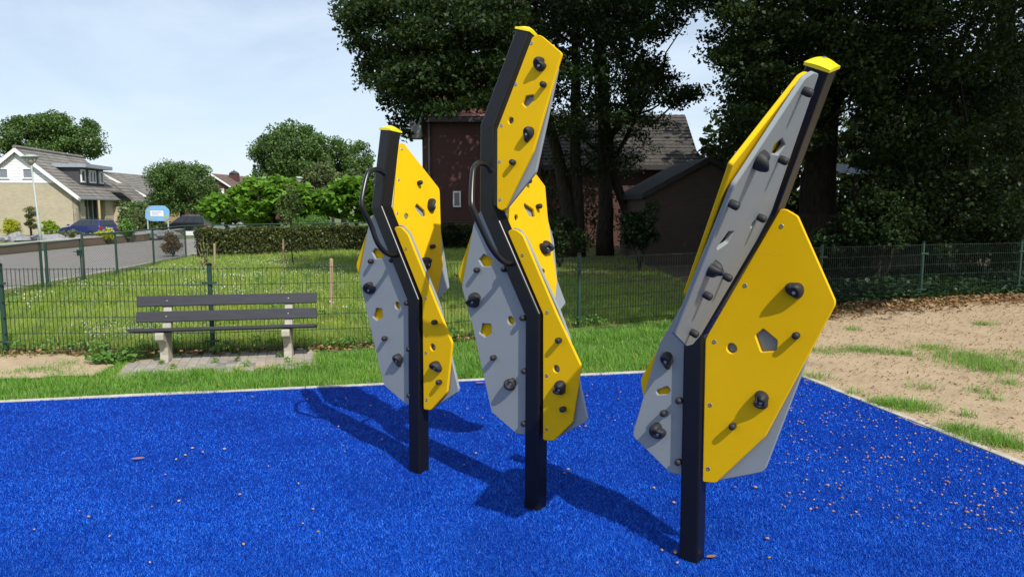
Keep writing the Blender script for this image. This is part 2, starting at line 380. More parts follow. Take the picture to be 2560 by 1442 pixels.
def grid_sheet(name, poly, z, mat, step=0.25, amp=0.0, kind='structure', edge=0.0):
    """polygon sheet, outline subdivided and roughened"""
    pts = []
    for i in range(len(poly)):
        a, c = Vector(poly[i][:2]), Vector(poly[(i+1) % len(poly)][:2]); k = max(1, int((c-a).length/step))
        for j in range(k):
            p = a.lerp(c, j/k)
            if edge: p = p + Vector((random.uniform(-edge, edge), random.uniform(-edge, edge)))
            pts.append((p.x, p.y, z))
    o = MB().poly(pts).build(name, MATS[mat]); o['kind'] = kind; o.data.update()
    return o
def g2(px, py): q = G(px, py); return (q.x, q.y)

def hgt(x, y):
    # the land falls gently towards the houses on the left
    s = min(1, max(0, (y-34)/26)); t = min(1, max(0, (-x-8)/10)); return -0.72*s*s*(3-2*s)*t*t*(3-2*t)
gxs = [-900, -400, -200, -110] + [-80+4*i for i in range(26)] + [60, 200, 500, 900]; gys = [-60, -10, 10, 24] + [28+3*i for i in range(24)] + [120, 200, 500, 1600]
vs = [(x, y, -0.02+hgt(x, y)) for y in gys for x in gxs]; nx_ = len(gxs)
o = MB().add(vs, [(j*nx_+i, j*nx_+i+1, (j+1)*nx_+i+1, (j+1)*nx_+i) for j in range(len(gys)-1) for i in range(nx_-1)]).build('ground', MATS['soil_grass']); o.location.z += 0; o['kind'] = 'structure'

# blue turf pad
MC = g2(1938, 917); ML = g2(0, 1006); MR = g2(2560, 1166)
dl = Vector(ML)-Vector(MC); dr = Vector(MR)-Vector(MC)
pad = [MC, tuple(Vector(MC)+dl*1.6), tuple(Vector(MC)+dl*1.6+dr*2.2), tuple(Vector(MC)+dr*2.2)]
o = MB().poly([(x, y, 0.0) for x, y in pad]).build('turf_pad', MATS['turf_base']); o['kind'] = 'structure'
TURF = o
# turf fibres, thinning out where the camera cannot tell them apart
def scatter(poly, n, ymin, ymax, power=1.6, xk=0.92):
    u = rng.random(n); p = 1-power
    y = (ymin**p + u*(ymax**p-ymin**p))**(1/p)
    x = (rng.random(n)*2-1)*(xk*y+0.9)
    k = inpoly(x, y, poly); return x[k], y[k]
x, y = scatter(pad, 1750000, 2.3, 7.9, 2.0)
P = np.stack([x, y, np.zeros_like(x)], 1)
tuft = vnoise(x, y, 5.0, 2)*0.5 + vnoise(x, y, 17.0, 5)*0.5
soup('turf_fibres', blades(P, 0.006+0.010*tuft, 0.0010+0.00038*y, 1.3), 3, MATS['turf_fibre'], kind='stuff')

# edging: concrete kerb stones round the pad
kerb = empty('kerb', (MC[0], MC[1], 0)); kerb['kind'] = 'structure'
def kerb_run(a, d, length, n_out):
    a = Vector(a).to_3d(); d = Vector(d).to_3d().normalized(); n = Vector(n_out).to_3d(); s = 0.0; k = 0
    while s < length:
        L = 0.995; h = 0.012 + random.uniform(-0.003, 0.004); off = random.uniform(-0.004, 0.004)
        c = a + d*(s+L/2) + n*(0.034+off)
        MB().obox((c.x, c.y, h-0.075), d*(L/2-0.003), n*0.03, (0, 0, 0.075)).build('kerb_stone', MATS['kerb_concrete'], kerb, bevel=0.004)
        s += L+0.002
dlu, dru = dl.normalized(), dr.normalized()
nb = Vector((-dlu.y, dlu.x)); nb = nb if nb.y > 0 else -nb
nr = Vector((dru.y, -dru.x)); nr = nr if nr.x > 0 else -nr
kerb_run(MC, dlu, 10.5, nb); kerb_run(MC, dru, 5.2, nr)

# bare sand on the right, trodden soil by the fence on the left
sand = [tuple(Vector(MC)+nr*0.02), tuple(Vector(MC)+dr*2.0+nr*0.02), (16, 2.0), (18, 9), (15, 14.6), (9.5, 13.6), (6.3, 12.4), (4.3, 11.2), (3.35, 9.6), (3.05, 8.6)]
grid_sheet('sandy_ground', sand, 0.002, 'sand', 0.2, edge=0.05)
soilp = [g2(-120, 948), g2(60, 946), g2(150, 940), g2(235, 940), g2(262, 922), g2(290, 912), g2(255, 890), g2(120, 884), g2(-120, 888)]
grid_sheet('bare_soil', soilp, 0.002, 'sand', 0.08, edge=0.03)
wood_f = [(3.0, 11.6), (6.0, 13.0), (9.4, 14.2), (15, 15.0), (30, 15.5), (30, 40), (3, 40), (1.0, 20)]
grid_sheet('woodland_floor', wood_f, -0.006, 'forest_soil', 0.3, edge=0.1)

# road of grey clinker bricks beyond the far fence
L_ = [(-10.9, 6), (-10.6, 14), (-11.0, 20), (-11.8, 27), (-12.0, 33), (-12.4, 38), (-13.0, 44), (-14.0, 50), (-16.0, 58), (-19.0, 68), (-23, 80)]; R_ = [(-18.2, 6), (-18.2, 14), (-18.3, 20), (-18.5, 27), (-18.7, 33), (-19.2, 38), (-20.0, 44), (-21.2, 50), (-23.4, 58), (-26.6, 68), (-31, 80)]
vs = []
for a, c in zip(L_, R_):
    for t in (0, .33, .67, 1): x, y = a[0]+(c[0]-a[0])*t, a[1]+(c[1]-a[1])*t; vs.append((x, y, hgt(x, y)+(0.02 if y > 34 else -0.004)))
o = MB().add(vs, [(4*i+j, 4*i+j+1, 4*i+5+j, 4*i+4+j) for i in range(len(L_)-1) for j in range(3)]).build('road', MATS['road_brick']); o['kind'] = 'structure'
kb = empty('road_kerb', (-10.8, 15, 0)); kb['kind'] = 'structure'
kp = [(-10.75, 10), (-10.55, 14), (-10.92, 20), (-11.7, 27), (-11.3, 34)]
for i in range(len(kp)-1):
    a, c = Vector(kp[i]), Vector(kp[i+1]); n = int((c-a).length)
    for j in range(n):
        p, q = a.lerp(c, j/n).to_3d(), a.lerp(c, (j+1)/n).to_3d(); d = (q-p)
        MB().obox((p+q)/2 + Vector((0, 0, -0.05)), d*0.497, Vector((d.y, -d.x, 0)).normalized()*0.06, (0, 0, 0.09)).build('kerb_stone', MATS['kerb_concrete'], kb)

# brick pad below the bench, every paver laid
pv = empty('paved_pad', (-3.3, 8.1, 0)); pv['kind'] = 'structure'
A = Vector(g2(296, 936)).to_3d(); Bq = Vector(g2(800, 906)).to_3d(); ex = (Bq-A).normalized(); ey = Vector((-ex.y, ex.x, 0))
nx = int((Bq-A).length/0.104)
mats = [simple('paver_%s' % n_, c_, tuple(v*0.72 for v in c_), 14, 0.92, 60, 0.5, 0.004) for n_, c_ in (('pale', (0.40, 0.36, 0.31)), ('grey', (0.33, 0.30, 0.27)), ('warm', (0.38, 0.32, 0.25)), ('dark', (0.23, 0.215, 0.20)))]
pm = []
for mm in mats:
    q = MB().box(-0.0485, 0.0485, -0.0985, 0.0985, -0.06, 0.0).mesh('paver')
    bm = bmesh.new(); bm.from_mesh(q); bmesh.ops.bevel(bm, geom=[e for e in bm.edges if all(v.co.z > -0.01 for v in e.verts)], offset=0.004, segments=1, affect='EDGES'); bm.to_mesh(q); bm.free()
    q.materials.append(mm); pm.append(q)
sh = MB().obox(A + ex*(nx*0.052) + ey*0.37 + Vector((0, 0, -0.032)), ex*(nx*0.054), ey*0.42, (0, 0, 0.03)).build('joint_sand', MATS['sand'], pv)
for i in range(nx):
    for j in range(-1, 4):
        if (j == -1 and random.random() < 0.55) or (j == 3 and i < 2): continue
        c = A + ex*(0.052+i*0.104) + ey*(0.10+j*0.203+(0.1 if i % 2 else 0.0)) + Vector((0, 0, 0.006+random.uniform(-0.003, 0.003)))
        o = link('paver', random.choices(pm, (5, 4, 3, 1.3))[0], None, pv); o.location = c - pv.location
        o.rotation_euler = (random.uniform(-.012, .012), random.uniform(-.012, .012), math.atan2(ex.y, ex.x)+random.uniform(-.012, .012))
PADP = [tuple((A+ex*u+ey*v)[:2]) for u, v in ((-0.02, -0.0), (nx*0.104, -0.0), (nx*0.104+0.02, 0.72), (-0.02, 0.72))]
# ================================================================== climbing poles
TH1 = R(-37.0)
N1 = Vector((math.sin(TH1), -math.cos(TH1), 0)); U1 = Vector((math.cos(TH1), math.sin(TH1), 0)); U2 = -N1
ZUP = Vector((0, 0, 1)); PS = 0.098; PT = 0.019

def peg_mesh():
    m = MB(); m.lathe([(0.0135, 0.0), (0.0155, 0.006), (0.0165, 0.020), (0.0160, 0.030), (0.0125, 0.036), (0.006, 0.0385)], 14)
    return m.mesh('peg', smooth=True)
def screw_mesh():
    m = MB(); m.lathe([(0.0100, 0.0), (0.0100, 0.0012), (0.0085, 0.0022), (0.0045, 0.0022), (0.004, 0.0008)], 14)
    return m.mesh('screw', smooth=False)
PEG, SCREW = peg_mesh(), screw_mesh()
PEG.materials.append(MATS['black_resin']); SCREW.materials.append(MATS['screw_steel'])
BOLT = MB().lathe([(0.009, 0.0), (0.009, 0.003), (0.007, 0.0045), (0.0038, 0.0045), (0.0034, 0.002)], 12).mesh('bolt')
BOLT.materials.append(MATS['screw_steel'])

def hold_mesh(w, h, d, kind, seed):
    """resin climbing hold standing on z=0, z out of the panel; lobes, a scooped lip and a bolt dish"""
    rs = random.Random(seed); nu, nv = 30, 14; vs = []; fs = []
    p1, p2 = rs.random()*6.28, rs.random()*6.28
    for j in range(nv+1):
        t = j/nv; el = t*math.pi/2
        for i in range(nu):
            a = 2*math.pi*i/nu
            if kind == 0:   r = 1 + 0.16*math.cos(2*a+p1) + 0.08*math.cos(3*a+p2)                  # rounded lump
            elif kind == 1: r = 1 + 0.10*math.cos(a-1.6) - 0.42*math.exp(-((math.atan2(math.sin(a-0.35), math.cos(a-0.35)))/0.45)**2)   # kidney, notch at right
            elif kind == 2: r = 1 - 0.45*math.exp(-((math.atan2(math.sin(a-2.5), math.cos(a-2.5)))/0.5)**2) - 0.25*math.exp(-((math.atan2(math.sin(a+0.6), math.cos(a+0.6)))/0.5)**2)  # peanut
            else:           r = 0.86 + 0.42*math.exp(-((math.atan2(math.sin(a+1.57), math.cos(a+1.57)))/0.42)**2)   # drop with a tail
            rr = r*math.cos(el)**0.75
            x = 0.5*w*rr*math.cos(a); y = 0.5*h*rr*math.sin(a); z = d*math.sin(el)**0.9
            # upper half swells into a lip, a dish is pressed in below the middle
            z *= 1 + 0.28*(y/(0.5*h)) if kind != 2 else 1 + 0.18*math.cos(2*a)
            q = ((x)/(0.20*w))**2 + ((y+0.12*h)/(0.18*h))**2
            z -= 0.42*d*math.exp(-q)
            vs.append((x, y, max(z, 0.0)))
    for j in range(nv):
        for i in range(nu):
            fs.append((j*nu+i, j*nu+(i+1) % nu, (j+1)*nu+(i+1) % nu, (j+1)*nu+i))
    m = MB(); m.add(vs, fs); me = m.mesh('climbing_hold', smooth=True); me.materials.append(MATS['black_resin']); return me

def frame(n, roll=0.0, upref=ZUP):
    e2 = (upref - n*upref.dot(n)).normalized(); e1 = e2.cross(n)
    M = Matrix((e1, e2, n)).transposed()
    return (M @ Matrix.Rotation(roll, 3, 'Z')).to_4x4()
def offset_loop(P, d):
    """inset a closed 2D loop (CCW) by d"""
    n = len(P); out = []
    for i in range(n):
        a, b, c = Vector(P[i-1]), Vector(P[i]), Vector(P[(i+1) % n])
        e1 = (b-a).normalized(); e2 = (c-b).normalized()
        n1 = Vector((-e1.y, e1.x)); n2 = Vector((-e2.y, e2.x))
        k = n1 + n2; k = k/max(0.35, k.dot(n1)) if k.length > 1e-6 else n1
        out.append(b + k*d)
    return out
def round_loop(P, r):
    n = len(P); out = []
    for i in range(n):
        a, b, c = Vector(P[i-1]), Vector(P[i]), Vector(P[(i+1) % n])
        l = min(r, (a-b).length*0.4, (c-b).length*0.4)
        p, q = b + (a-b).normalized()*l, b + (c-b).normalized()*l
        for k in range(4):
            t = k/3; out.append(p*(1-t)**2 + b*2*t*(1-t) + q*t*t)
    return out
def area2(P): return sum(P[i-1].x*P[i].y - P[i].x*P[i-1].y for i in range(len(P)))/2

def plate(root, name, out_px, P0, n, mat, pent=(), circ=(), th=PT, cham=0.0035, rnd=0.012):
    """flat board traced on the plane (P0, n): n faces the viewer; chamfered rim, cut-outs go right through"""
    e2 = (ZUP - n*n.z).normalized(); e1 = e2.cross(n)
    def to2(px, py):
        q = onplane(px, py, P0, n) - P0; return Vector((q.dot(e1), q.dot(e2)))
    loops = []
    L = [to2(*p) for p in out_px]
    if area2(L) < 0: L.reverse()
    loops.append(round_loop(L, rnd))
    for h in pent:
        L = [to2(*p) for p in h]
        if area2(L) > 0: L.reverse()
        loops.append(round_loop(L, 0.008))
    for (x, y, ry) in circ:
        c = to2(x, y); r = ry*(onplane(x, y, P0, n).y)/FPX
        loops.append([c + Vector((math.cos(-a), math.sin(-a)))*r for a in [2*math.pi*i/20 for i in range(20)]])
    off = world_loc(root)
    def V3(p, z): return P0 + e1*p.x + e2*p.y + n*z - off
    bm = bmesh.new()
    def cap(ls, z, flip):
        edges = []; rings = []
        for l in ls:
            vs = [bm.verts.new(V3(p, z)) for p in l]; rings.append(vs)
            edges += [bm.edges.new((vs[i], vs[(i+1) % len(vs)])) for i in range(len(vs))]
        bmesh.ops.triangle_fill(bm, use_beauty=True, use_dissolve=False, edges=edges, normal=(n if not flip else -n))
        return rings
    ins = [offset_loop(l, cham) for l in loops]
    a = cap(ins, 0, False); d = cap(ins, -th, True)
    for la, lo, ld in zip(a, loops, d):
        b = [bm.verts.new(V3(p, -cham)) for p in lo]; c = [bm.verts.new(V3(p, -th+cham)) for p in lo]
        k = len(la)
        for i in range(k):
            j = (i+1) % k
            for s, t in ((la, b), (b, c), (c, ld)):
                bm.faces.new((s[i], t[i], t[j], s[j]))
    bmesh.ops.recalc_face_normals(bm, faces=bm.faces[:])
    me = bpy.data.meshes.new(name); bm.to_mesh(me); bm.free()
    return link(name, me, MATS[mat], root)

def stick(root, name, me, px, py, P0, n, lift, roll=0.0, sub=None):
    q = onplane(px, py, P0 + n*lift, n) - n*lift
    o = link(name, me, None, root)
    o.matrix_local = Matrix.Translation(q - world_loc(root)) @ frame(n, roll)
    if sub is not None:
        b = link('bolt', sub[0], None, o); b.location = (0, sub[1], sub[2])
    return o
def pegs(root, L, P0, n):
    for (x, y) in L: stick(root, 'peg', PEG, x, y, P0, n, 0.03)
def screws(root, L, P0, n):
    for (x, y) in L: stick(root, 'screw', SCREW, x, y, P0, n, 0.0)
def holds(root, L, P0, n):
    for (x, y, wpx, hpx, kind, roll, seed) in L:
        q = onplane(x, y, P0, n); vd = (EYE - q).normalized(); mpp = q.y/FPX
        h = hpx*mpp*0.98; w = min(wpx*mpp/max(0.5, abs(vd.dot(n))), h*1.25); d = 0.052
        w, h = max(w, 0.055), max(h, 0.055)
        stick(root, 'climbing_hold', hold_mesh(w, h, d, kind, seed), x, y, P0, n, 0.03, roll, (BOLT, -0.12*h, d*0.55))

def make_post(root, arris_px, leans=None):
    """bent square tube: the front arris is traced on upright planes through the bends, the section is mitred from bend to bend"""
    A0 = G(*arris_px[0]); A0.z = 0; pts = [A0]
    for i, (x, y) in enumerate(arris_px[1:]):
        w = leans[i] if leans else U1; nw = Vector((w.y, -w.x, 0)); pts.append(onplane(x, y, pts[-1], nw))
    base = A0 - (U1+N1)*PS/2; n = len(pts); ch = 0.012; offs = []; NK = 5
    for qd, (a, b) in enumerate(((1, 1), (-1, 1), (-1, -1), (1, -1))):
        for kk in range(NK):
            t = (qd + kk/(NK-1))*math.pi/2
            offs.append(U1*(a*(PS/2-ch) + ch*math.cos(t)) + N1*(b*(PS/2-ch) + ch*math.sin(t)))
    ring = [base + o for o in offs]; ctr = base.copy(); rings = [ring]; C = [ctr]
    dirs = [(pts[i+1]-pts[i]).normalized() for i in range(n-1)]
    for i in range(1, n):
        d = dirs[i-1]; m = (d + dirs[i]).normalized() if i < n-1 else d
        ring = [p + d*((pts[i]-p).dot(m)/d.dot(m)) for p in ring]; ctr = ctr + d*((pts[i]-ctr).dot(m)/d.dot(m))
        rings.append(ring); C.append(ctr)
    vs = [p for r_ in rings for p in r_]; k = 4*NK
    fs = [(i*k+j, i*k+(j+1) % k, (i+1)*k+(j+1) % k, (i+1)*k+j) for i in range(n-1) for j in range(k)]
    fs += [tuple(range(k)), tuple(range((n-1)*k, n*k))]
    mb = MB(); mb.add(vs, fs)
    off = world_loc(root); me = mb.mesh('post', off)
    bm = bmesh.new(); bm.from_mesh(me); bmesh.ops.recalc_face_normals(bm, faces=bm.faces[:]); bm.to_mesh(me); bm.free()
    link('post', me, MATS['black_steel'], root)
    # domed cap square to the last length of tube
    d = (C[-1]-C[-2]).normalized(); na = (N1 - d*N1.dot(d)).normalized(); su = d.cross(na).normalized(); hs = PS/2*1.10; N = 11; vs = []; fs = []
    for j in range(N):
        for i in range(N):
            a, b = -1+2*i/(N-1), -1+2*j/(N-1)
            z = 0.004 + 0.027*(1-a*a*0.8)*(1-b*b*0.8)
            vs.append(C[-1] + su*a*hs + na*b*hs + d*z)
    for j in range(N-1):
        for i in range(N-1): fs.append((j*N+i, j*N+i+1, (j+1)*N+i+1, (j+1)*N+i))
    ring = [i for i in range(N)] + [j*N+N-1 for j in range(1, N)] + [(N-1)*N+i for i in range(N-2, -1, -1)] + [j*N for j in range(N-2, 0, -1)]
    b0 = len(vs)
    for r_ in ring:
        v = vs[r_]; h = (v - C[-1]).dot(d); vs.append(v - d*(h + 0.006))
    for i in range(len(ring)): fs.append((ring[i], ring[(i+1) % len(ring)], b0+(i+1) % len(ring), b0+i))
    fs.append(tuple(range(b0, b0+len(ring))))
    me = MB().add(vs, fs).mesh('cap', off, smooth=True)
    bm = bmesh.new(); bm.from_mesh(me); bmesh.ops.recalc_face_normals(bm, faces=bm.faces[:])
    for e in bm.edges: e.smooth = e.calc_face_angle(0) < 0.7
    bm.to_mesh(me); bm.free()
    co = link('cap', me, MATS['cap_yellow'], root)
    sc = link('screw', SCREW, None, co); sc.matrix_local = Matrix.Translation(C[-1] + d*0.0312 - off) @ frame(d, 0, U1)
    return C

def handle(root, px, C, r=0.0165):
    # both feet stand on the left face of the post, the loop stands off along that face's normal
    F = C[0] + N1*PS/2; T = onplane(*px[0], F, N1); Bt = onplane(*px[-1], F, N1)
    nn = (T-Bt).cross(N1).normalized(); pts = [onplane(x, y, T, nn) for (x, y) in px]
    # smooth the traced path
    out = []
    for i in range(len(pts)-1):
        p0, p1, p2, p3 = pts[max(i-1, 0)], pts[i], pts[i+1], pts[min(i+2, len(pts)-1)]
        for k in range(5):
            t = k/5; out.append(0.5*((2*p1)+(p2-p0)*t+(2*p0-5*p1+4*p2-p3)*t*t+(3*p1-p0-3*p2+p3)*t**3))
    out.append(pts[-1])
    o = MB().tube(out, r, 12).build('grab_handle', MATS['black_tube'], root, smooth=True)
    for e, nx in ((out[0], out[1]), (out[-1], out[-2])):
        t = (e-nx).normalized()
        MB().tube([e - t*0.012, e + t*0.004], 0.0185, 12).build('collar', MATS['black_tube'], o, smooth=False)

OFF_F, OFF_B = 0.030, 0.004          # front faces of the outer and inner board of a pair, along the normal

def lower_pair(root, C, yel, gry, lgry, lyel, f):
    B = C[0]
    PF, PB = B + N1*OFF_F, B + N1*OFF_B
    plate(root, 'yellow_panel', yel, PF, N1, 'yellow_plastic', f.get('y_pent', ()), f.get('y_hole', ()))
    plate(root, 'grey_panel', gry, PB, N1, 'grey_plastic')
    plate(root, 'grey_panel', lgry, PF - N1*0.012, N1, 'grey_plastic', f.get('g_pent', ()), f.get('g_hole', ()))
    plate(root, 'yellow_panel', lyel, PB - N1*0.012, N1, 'yellow_plastic')
    screws(root, f['y_screw'], PF, N1); pegs(root, f['y_peg'], PF, N1); holds(root, f['y_hold'], PF, N1)
    pegs(root, f['g_peg'], PF - N1*0.012, N1); holds(root, f['g_hold'], PF - N1*0.012, N1)

# ---------------------------------------------------------------- pole at the left
b1 = G(1048, 1185); root = empty('climbing_pole', (b1.x, b1.y, 0), 'shortest climbing pole, black bent post with grab handle, nearest the bench', 'climbing pole', 'climbing poles on the blue turf')
C = make_post(root, [(1048, 1185), (1045.5, 748), (953, 515), (975, 324)], [U1, U1, Vector((1, 0, 0))])
lower_pair(root, C,
    [(985, 570), (991, 566), (1003, 568), (1019, 585), (1076, 725), (1130, 858), (1117, 981), (1076, 1025.5), (1058.7, 1022.5), (1055.5, 747)],
    [(995, 562), (1006, 563), (1024, 582), (1096, 757), (1110, 810), (1128, 895), (1146, 972), (1144, 980), (1073, 1027), (1060, 1015), (1056, 745)],
    [(938, 528), (928, 545), (921, 562), (897, 689), (926, 820), (957, 955), (962, 965), (1015, 1010), (1035, 1014), (1035, 755), (962, 560)],
    [(935, 545), (913, 590), (890.5, 660), (892, 672), (899, 695), (930, 780), (970, 940), (1030, 1000), (1030, 755), (965, 570)],
    dict(y_hole=[(1081.7, 868, 9)], y_screw=[(1014.8, 622), (1064, 745), (1064.8, 882), (1066, 999)], y_peg=[(1082.6, 806), (1093.7, 956)],
         y_hold=[(1085, 917, 21, 30, 0, 0.3, 3)],
         g_pent=[[(938, 620), (929.5, 630.5), (938, 647), (956, 646), (958, 630)], [(939.4, 770), (954.7, 771), (957, 792.5), (942, 801.6), (931, 791.6)]], g_hole=[(993.5, 763.7, 9.4)],
         g_peg=[(923.5, 653.4), (957.8, 846.6), (976.4, 651), (1014, 757.8), (1019.5, 873), (1020.5, 988.7)],
         g_hold=[(919.6, 722, 27, 31, 1, 0.4, 4), (990, 898.4, 19, 33, 3, 0.15, 5)]))
ax = (C[3]-C[2]).normalized(); n2 = (U1 - ax*U1.dot(ax)).normalized()
if n2.z < 0.0: n2 = U1.copy()
n2 = Vector((U1.x, U1.y, 0.18)).normalized()
PM = C[2] + n2*0.018
plate(root, 'yellow_panel', [(996, 366), (1001, 357), (1011, 359), (1098.5, 471), (1100, 480), (1103, 580), (1108.5, 664), (1091, 748), (1080, 775), (1060, 770), (1000, 590), (984, 522), (988, 480)], PM, n2, 'yellow_plastic',
      [[(1042, 509), (1061.5, 526), (1065, 540), (1055, 542), (1037.5, 518.6)]], [(1016.5, 541, 7.5)])
plate(root, 'grey_panel', [(1105, 590), (1124.5, 718), (1093, 751), (1078, 760), (1030, 600), (1010, 400), (1085, 475)], PM - n2*0.026, n2, 'grey_plastic')
screws(root, [(1004, 373), (996.5, 450), (993, 533)], PM, n2); pegs(root, [(1053, 456), (1085.6, 615.5)], PM, n2)
holds(root, [(1083.7, 512.4, 24, 25, 0, 1.0, 6), (1070, 657.6, 24, 33, 2, 0.5, 7)], PM, n2)
handle(root, [(961, 434), (945, 425), (928, 427), (917, 441), (905, 500), (910, 527), (927, 562), (942, 603), (958, 626), (975, 637), (988, 637)], C)

# ---------------------------------------------------------------- pole in the middle
b2 = G(1344, 1281); root = empty('climbing_pole', (b2.x, b2.y, 0), 'tallest climbing pole, black bent post with grab handle, middle of the three', 'climbing pole', 'climbing poles on the blue turf')
C = make_post(root, [(1344, 1281), (1348, 784), (1231, 514), (1233, 317), (1323, 77)], [U1, U1, U1, Vector((1, 0, 0))])
lower_pair(root, C,
    [(1268.5, 579), (1280, 572), (1291, 575), (1307, 588), (1389, 780), (1451, 912), (1450, 920), (1430, 1056), (1383, 1102), (1357, 1099.5), (1357, 785)],
    [(1282, 568), (1300, 574), (1317, 598), (1399, 778), (1421, 837), (1448, 955), (1468, 1046), (1465, 1054), (1380, 1101), (1360, 1090), (1357, 785)],
    [(1206, 520), (1192, 540), (1183, 562), (1154, 718), (1180, 811), (1225, 1015), (1229, 1030), (1290, 1083), (1325, 1089), (1325, 790), (1240, 570)],
    [(1200, 545), (1183, 570), (1145, 684), (1146, 692), (1158, 722), (1195, 830), (1240, 1010), (1310, 1070), (1310, 790), (1240, 590)],
    dict(y_hole=[(1390.6, 922, 9.5)], y_screw=[(1306, 638), (1368, 781), (1367, 938.5), (1366.8, 1072.5)], y_peg=[(1393, 851.5), (1404, 1024)],
         y_hold=[(1394, 970.6, 33, 37, 2, 0.6, 8)],
         g_pent=[[(1209.4, 634.3), (1196, 650), (1206, 666), (1229.4, 665.3), (1230, 648.6)], [(1205, 808.4), (1227.4, 809.6), (1229, 833.3), (1212.4, 843.3), (1197, 832)]], g_hole=[(1276.8, 801, 10.5)],
         g_peg=[(1188.7, 675.5), (1230, 895), (1257, 673.5), (1304, 795.4), (1307.8, 928), (1307, 1059.5)],
         g_hold=[(1178.7, 751, 34, 39, 2, 0.35, 9), (1272.5, 960.4, 37, 29, 1, 1.6, 10)]))
PM = C[2] + n2*0.018
plate(root, 'yellow_panel', [(1262, 470), (1300, 420), (1338, 431), (1363.5, 465), (1370, 543), (1393, 700), (1388, 753), (1378, 768), (1350, 735), (1284, 590), (1264, 532)], PM, n2, 'yellow_plastic',
      [[(1311, 508), (1334.7, 524), (1339, 542.5), (1324.5, 541), (1310, 515)]], [(1291.5, 544, 7.5)])
plate(root, 'grey_panel', [(1385, 600), (1394, 700), (1415, 757), (1397, 781), (1380, 772), (1320, 600), (1310, 490), (1350, 480)], PM - n2*0.026, n2, 'grey_plastic')
pegs(root, [(1351.7, 515), (1357, 677.7), (1326, 452)], PM, n2); holds(root, [(1371, 617, 28, 38, 2, -0.5, 11)], PM, n2); screws(root, [(1266, 536)], PM, n2)
a4 = (C[4]-C[3]).normalized(); n4 = (N1 + (N1 - a4*N1.dot(a4)).normalized()).normalized()     # top boards tip back with the leaning length
PF = C[3] + n4*OFF_F
plate(root, 'yellow_panel', [(1242, 520), (1255, 527), (1262, 522), (1332, 380), (1396, 160), (1404, 136), (1402, 131), (1354, 90), (1344, 87), (1330, 93), (1242.5, 323)], PF, n4, 'yellow_plastic',
      [[(1314, 240), (1334, 237), (1333.5, 251), (1315, 270), (1305, 258.6)]], [(1276.7, 302, 8)])
plate(root, 'grey_panel', [(1262, 527), (1328, 445), (1339, 431), (1395, 170), (1385, 150), (1330, 130), (1262, 330), (1258, 520)], PF - n4*0.027, n4, 'grey_plastic')
screws(root, [(1329, 108.5), (1290, 211), (1254, 314), (1249, 404), (1250, 499)], PF, n4); pegs(root, [(1354.7, 210), (1278, 405)], PF, n4)
holds(root, [(1346, 160, 26, 35, 1, 0.2, 12), (1317, 331.4, 24, 38, 3, -0.35, 13)], PF, n4)
handle(root, [(1227, 426), (1215, 411), (1199, 408), (1187, 417), (1182, 437), (1179, 500), (1184, 526), (1212, 588), (1230, 622), (1250, 647), (1267, 658), (1278, 657)], C)

# ---------------------------------------------------------------- pole at the right
b3 = G(1743, 1411); root = empty('climbing_pole', (b3.x, b3.y, 0), 'nearest climbing pole leaning right, broad yellow panel and domed yellow cap', 'climbing pole', 'climbing poles on the blue turf')
C = make_post(root, [(1743, 1411), (1757, 838), (1937, 542), (2072, 178)], [U1, U1, Vector((0.24, -0.971, 0))])
lower_pair(root, C,
    [(1763, 850), (1770, 834), (1949, 525), (1957, 522), (1967, 524), (1994, 540), (1999, 551), (2088, 752), (2087, 764), (1913, 1091), (1789, 1207), (1756, 1204)],
    [(1985, 560), (2066, 750), (2012, 915), (1914, 1170), (1905, 1180), (1770, 1206), (1764, 1190), (1770, 855), (1950, 545)],
    [(1750, 700), (1716, 744), (1647, 861), (1582, 1080), (1584, 1092), (1675, 1182), (1725, 1190), (1730, 860), (1790, 720)],
    [(1735, 720), (1641, 877), (1601, 948), (1607, 990), (1620, 1080), (1690, 1160), (1725, 1170), (1730, 860)],
    dict(y_pent=[[(1907.8, 820.9), (1943.5, 850.8), (1941, 877), (1902.3, 880), (1887.3, 838.4)]], y_hole=[(1829, 870.5, 13)],
         y_screw=[(1954, 565.7), (1863, 713.5), (1786, 853.8), (1775.6, 1012), (1771, 1171)], y_peg=[(1988, 839.8), (1829, 1067)],
         y_hold=[(1983.4, 726, 37, 47, 0, 0.2, 14), (1898.5, 1001.8, 40, 49, 2, 0.5, 15)],
         g_pent=[[(1640, 976), (1643, 986.4), (1669, 985), (1676, 975), (1669, 964.6)]], g_peg=[(1656.5, 1034), (1695, 1002.4), (1693, 1156)],
         g_hold=[(1662.6, 899, 32, 44, 3, 0.1, 16), (1641, 1081, 38, 43, 1, 0.5, 17)]))
ax = (C[3]-C[1]).normalized(); n3 = (U1 - ax*U1.dot(ax)).normalized()
PM = C[2] + n3*0.022
plate(root, 'grey_panel', [(1717, 866), (1731, 862), (1752, 838), (1922, 550), (2048, 186), (2037, 181), (2015, 195), (1838, 463), (1687, 837)], PM, n3, 'grey_plastic',
      [[(1955, 345.6), (1963, 362.5), (1946.5, 387.8), (1929.7, 385), (1933.6, 365)], [(1821, 579), (1835, 579), (1820, 607), (1795, 624), (1792, 619)]], [(1882.5, 560, 11)])
plate(root, 'yellow_panel', [(2028, 184), (2018, 183), (2005, 191), (1832, 412), (1828, 425), (1718, 738), (1722, 756), (1760, 780), (1900, 560), (2030, 210)], PM - n3*0.028, n3, 'yellow_plastic')
pegs(root, [(1843, 516), (1776, 743), (2027, 234), (1966, 404.6), (1911, 549), (1825.7, 697), (1742, 837)], PM, n3)
holds(root, [(1913, 410, 44, 50, 3, 2.6, 18), (1795, 678, 52, 46, 2, -0.4, 19)], PM, n3)
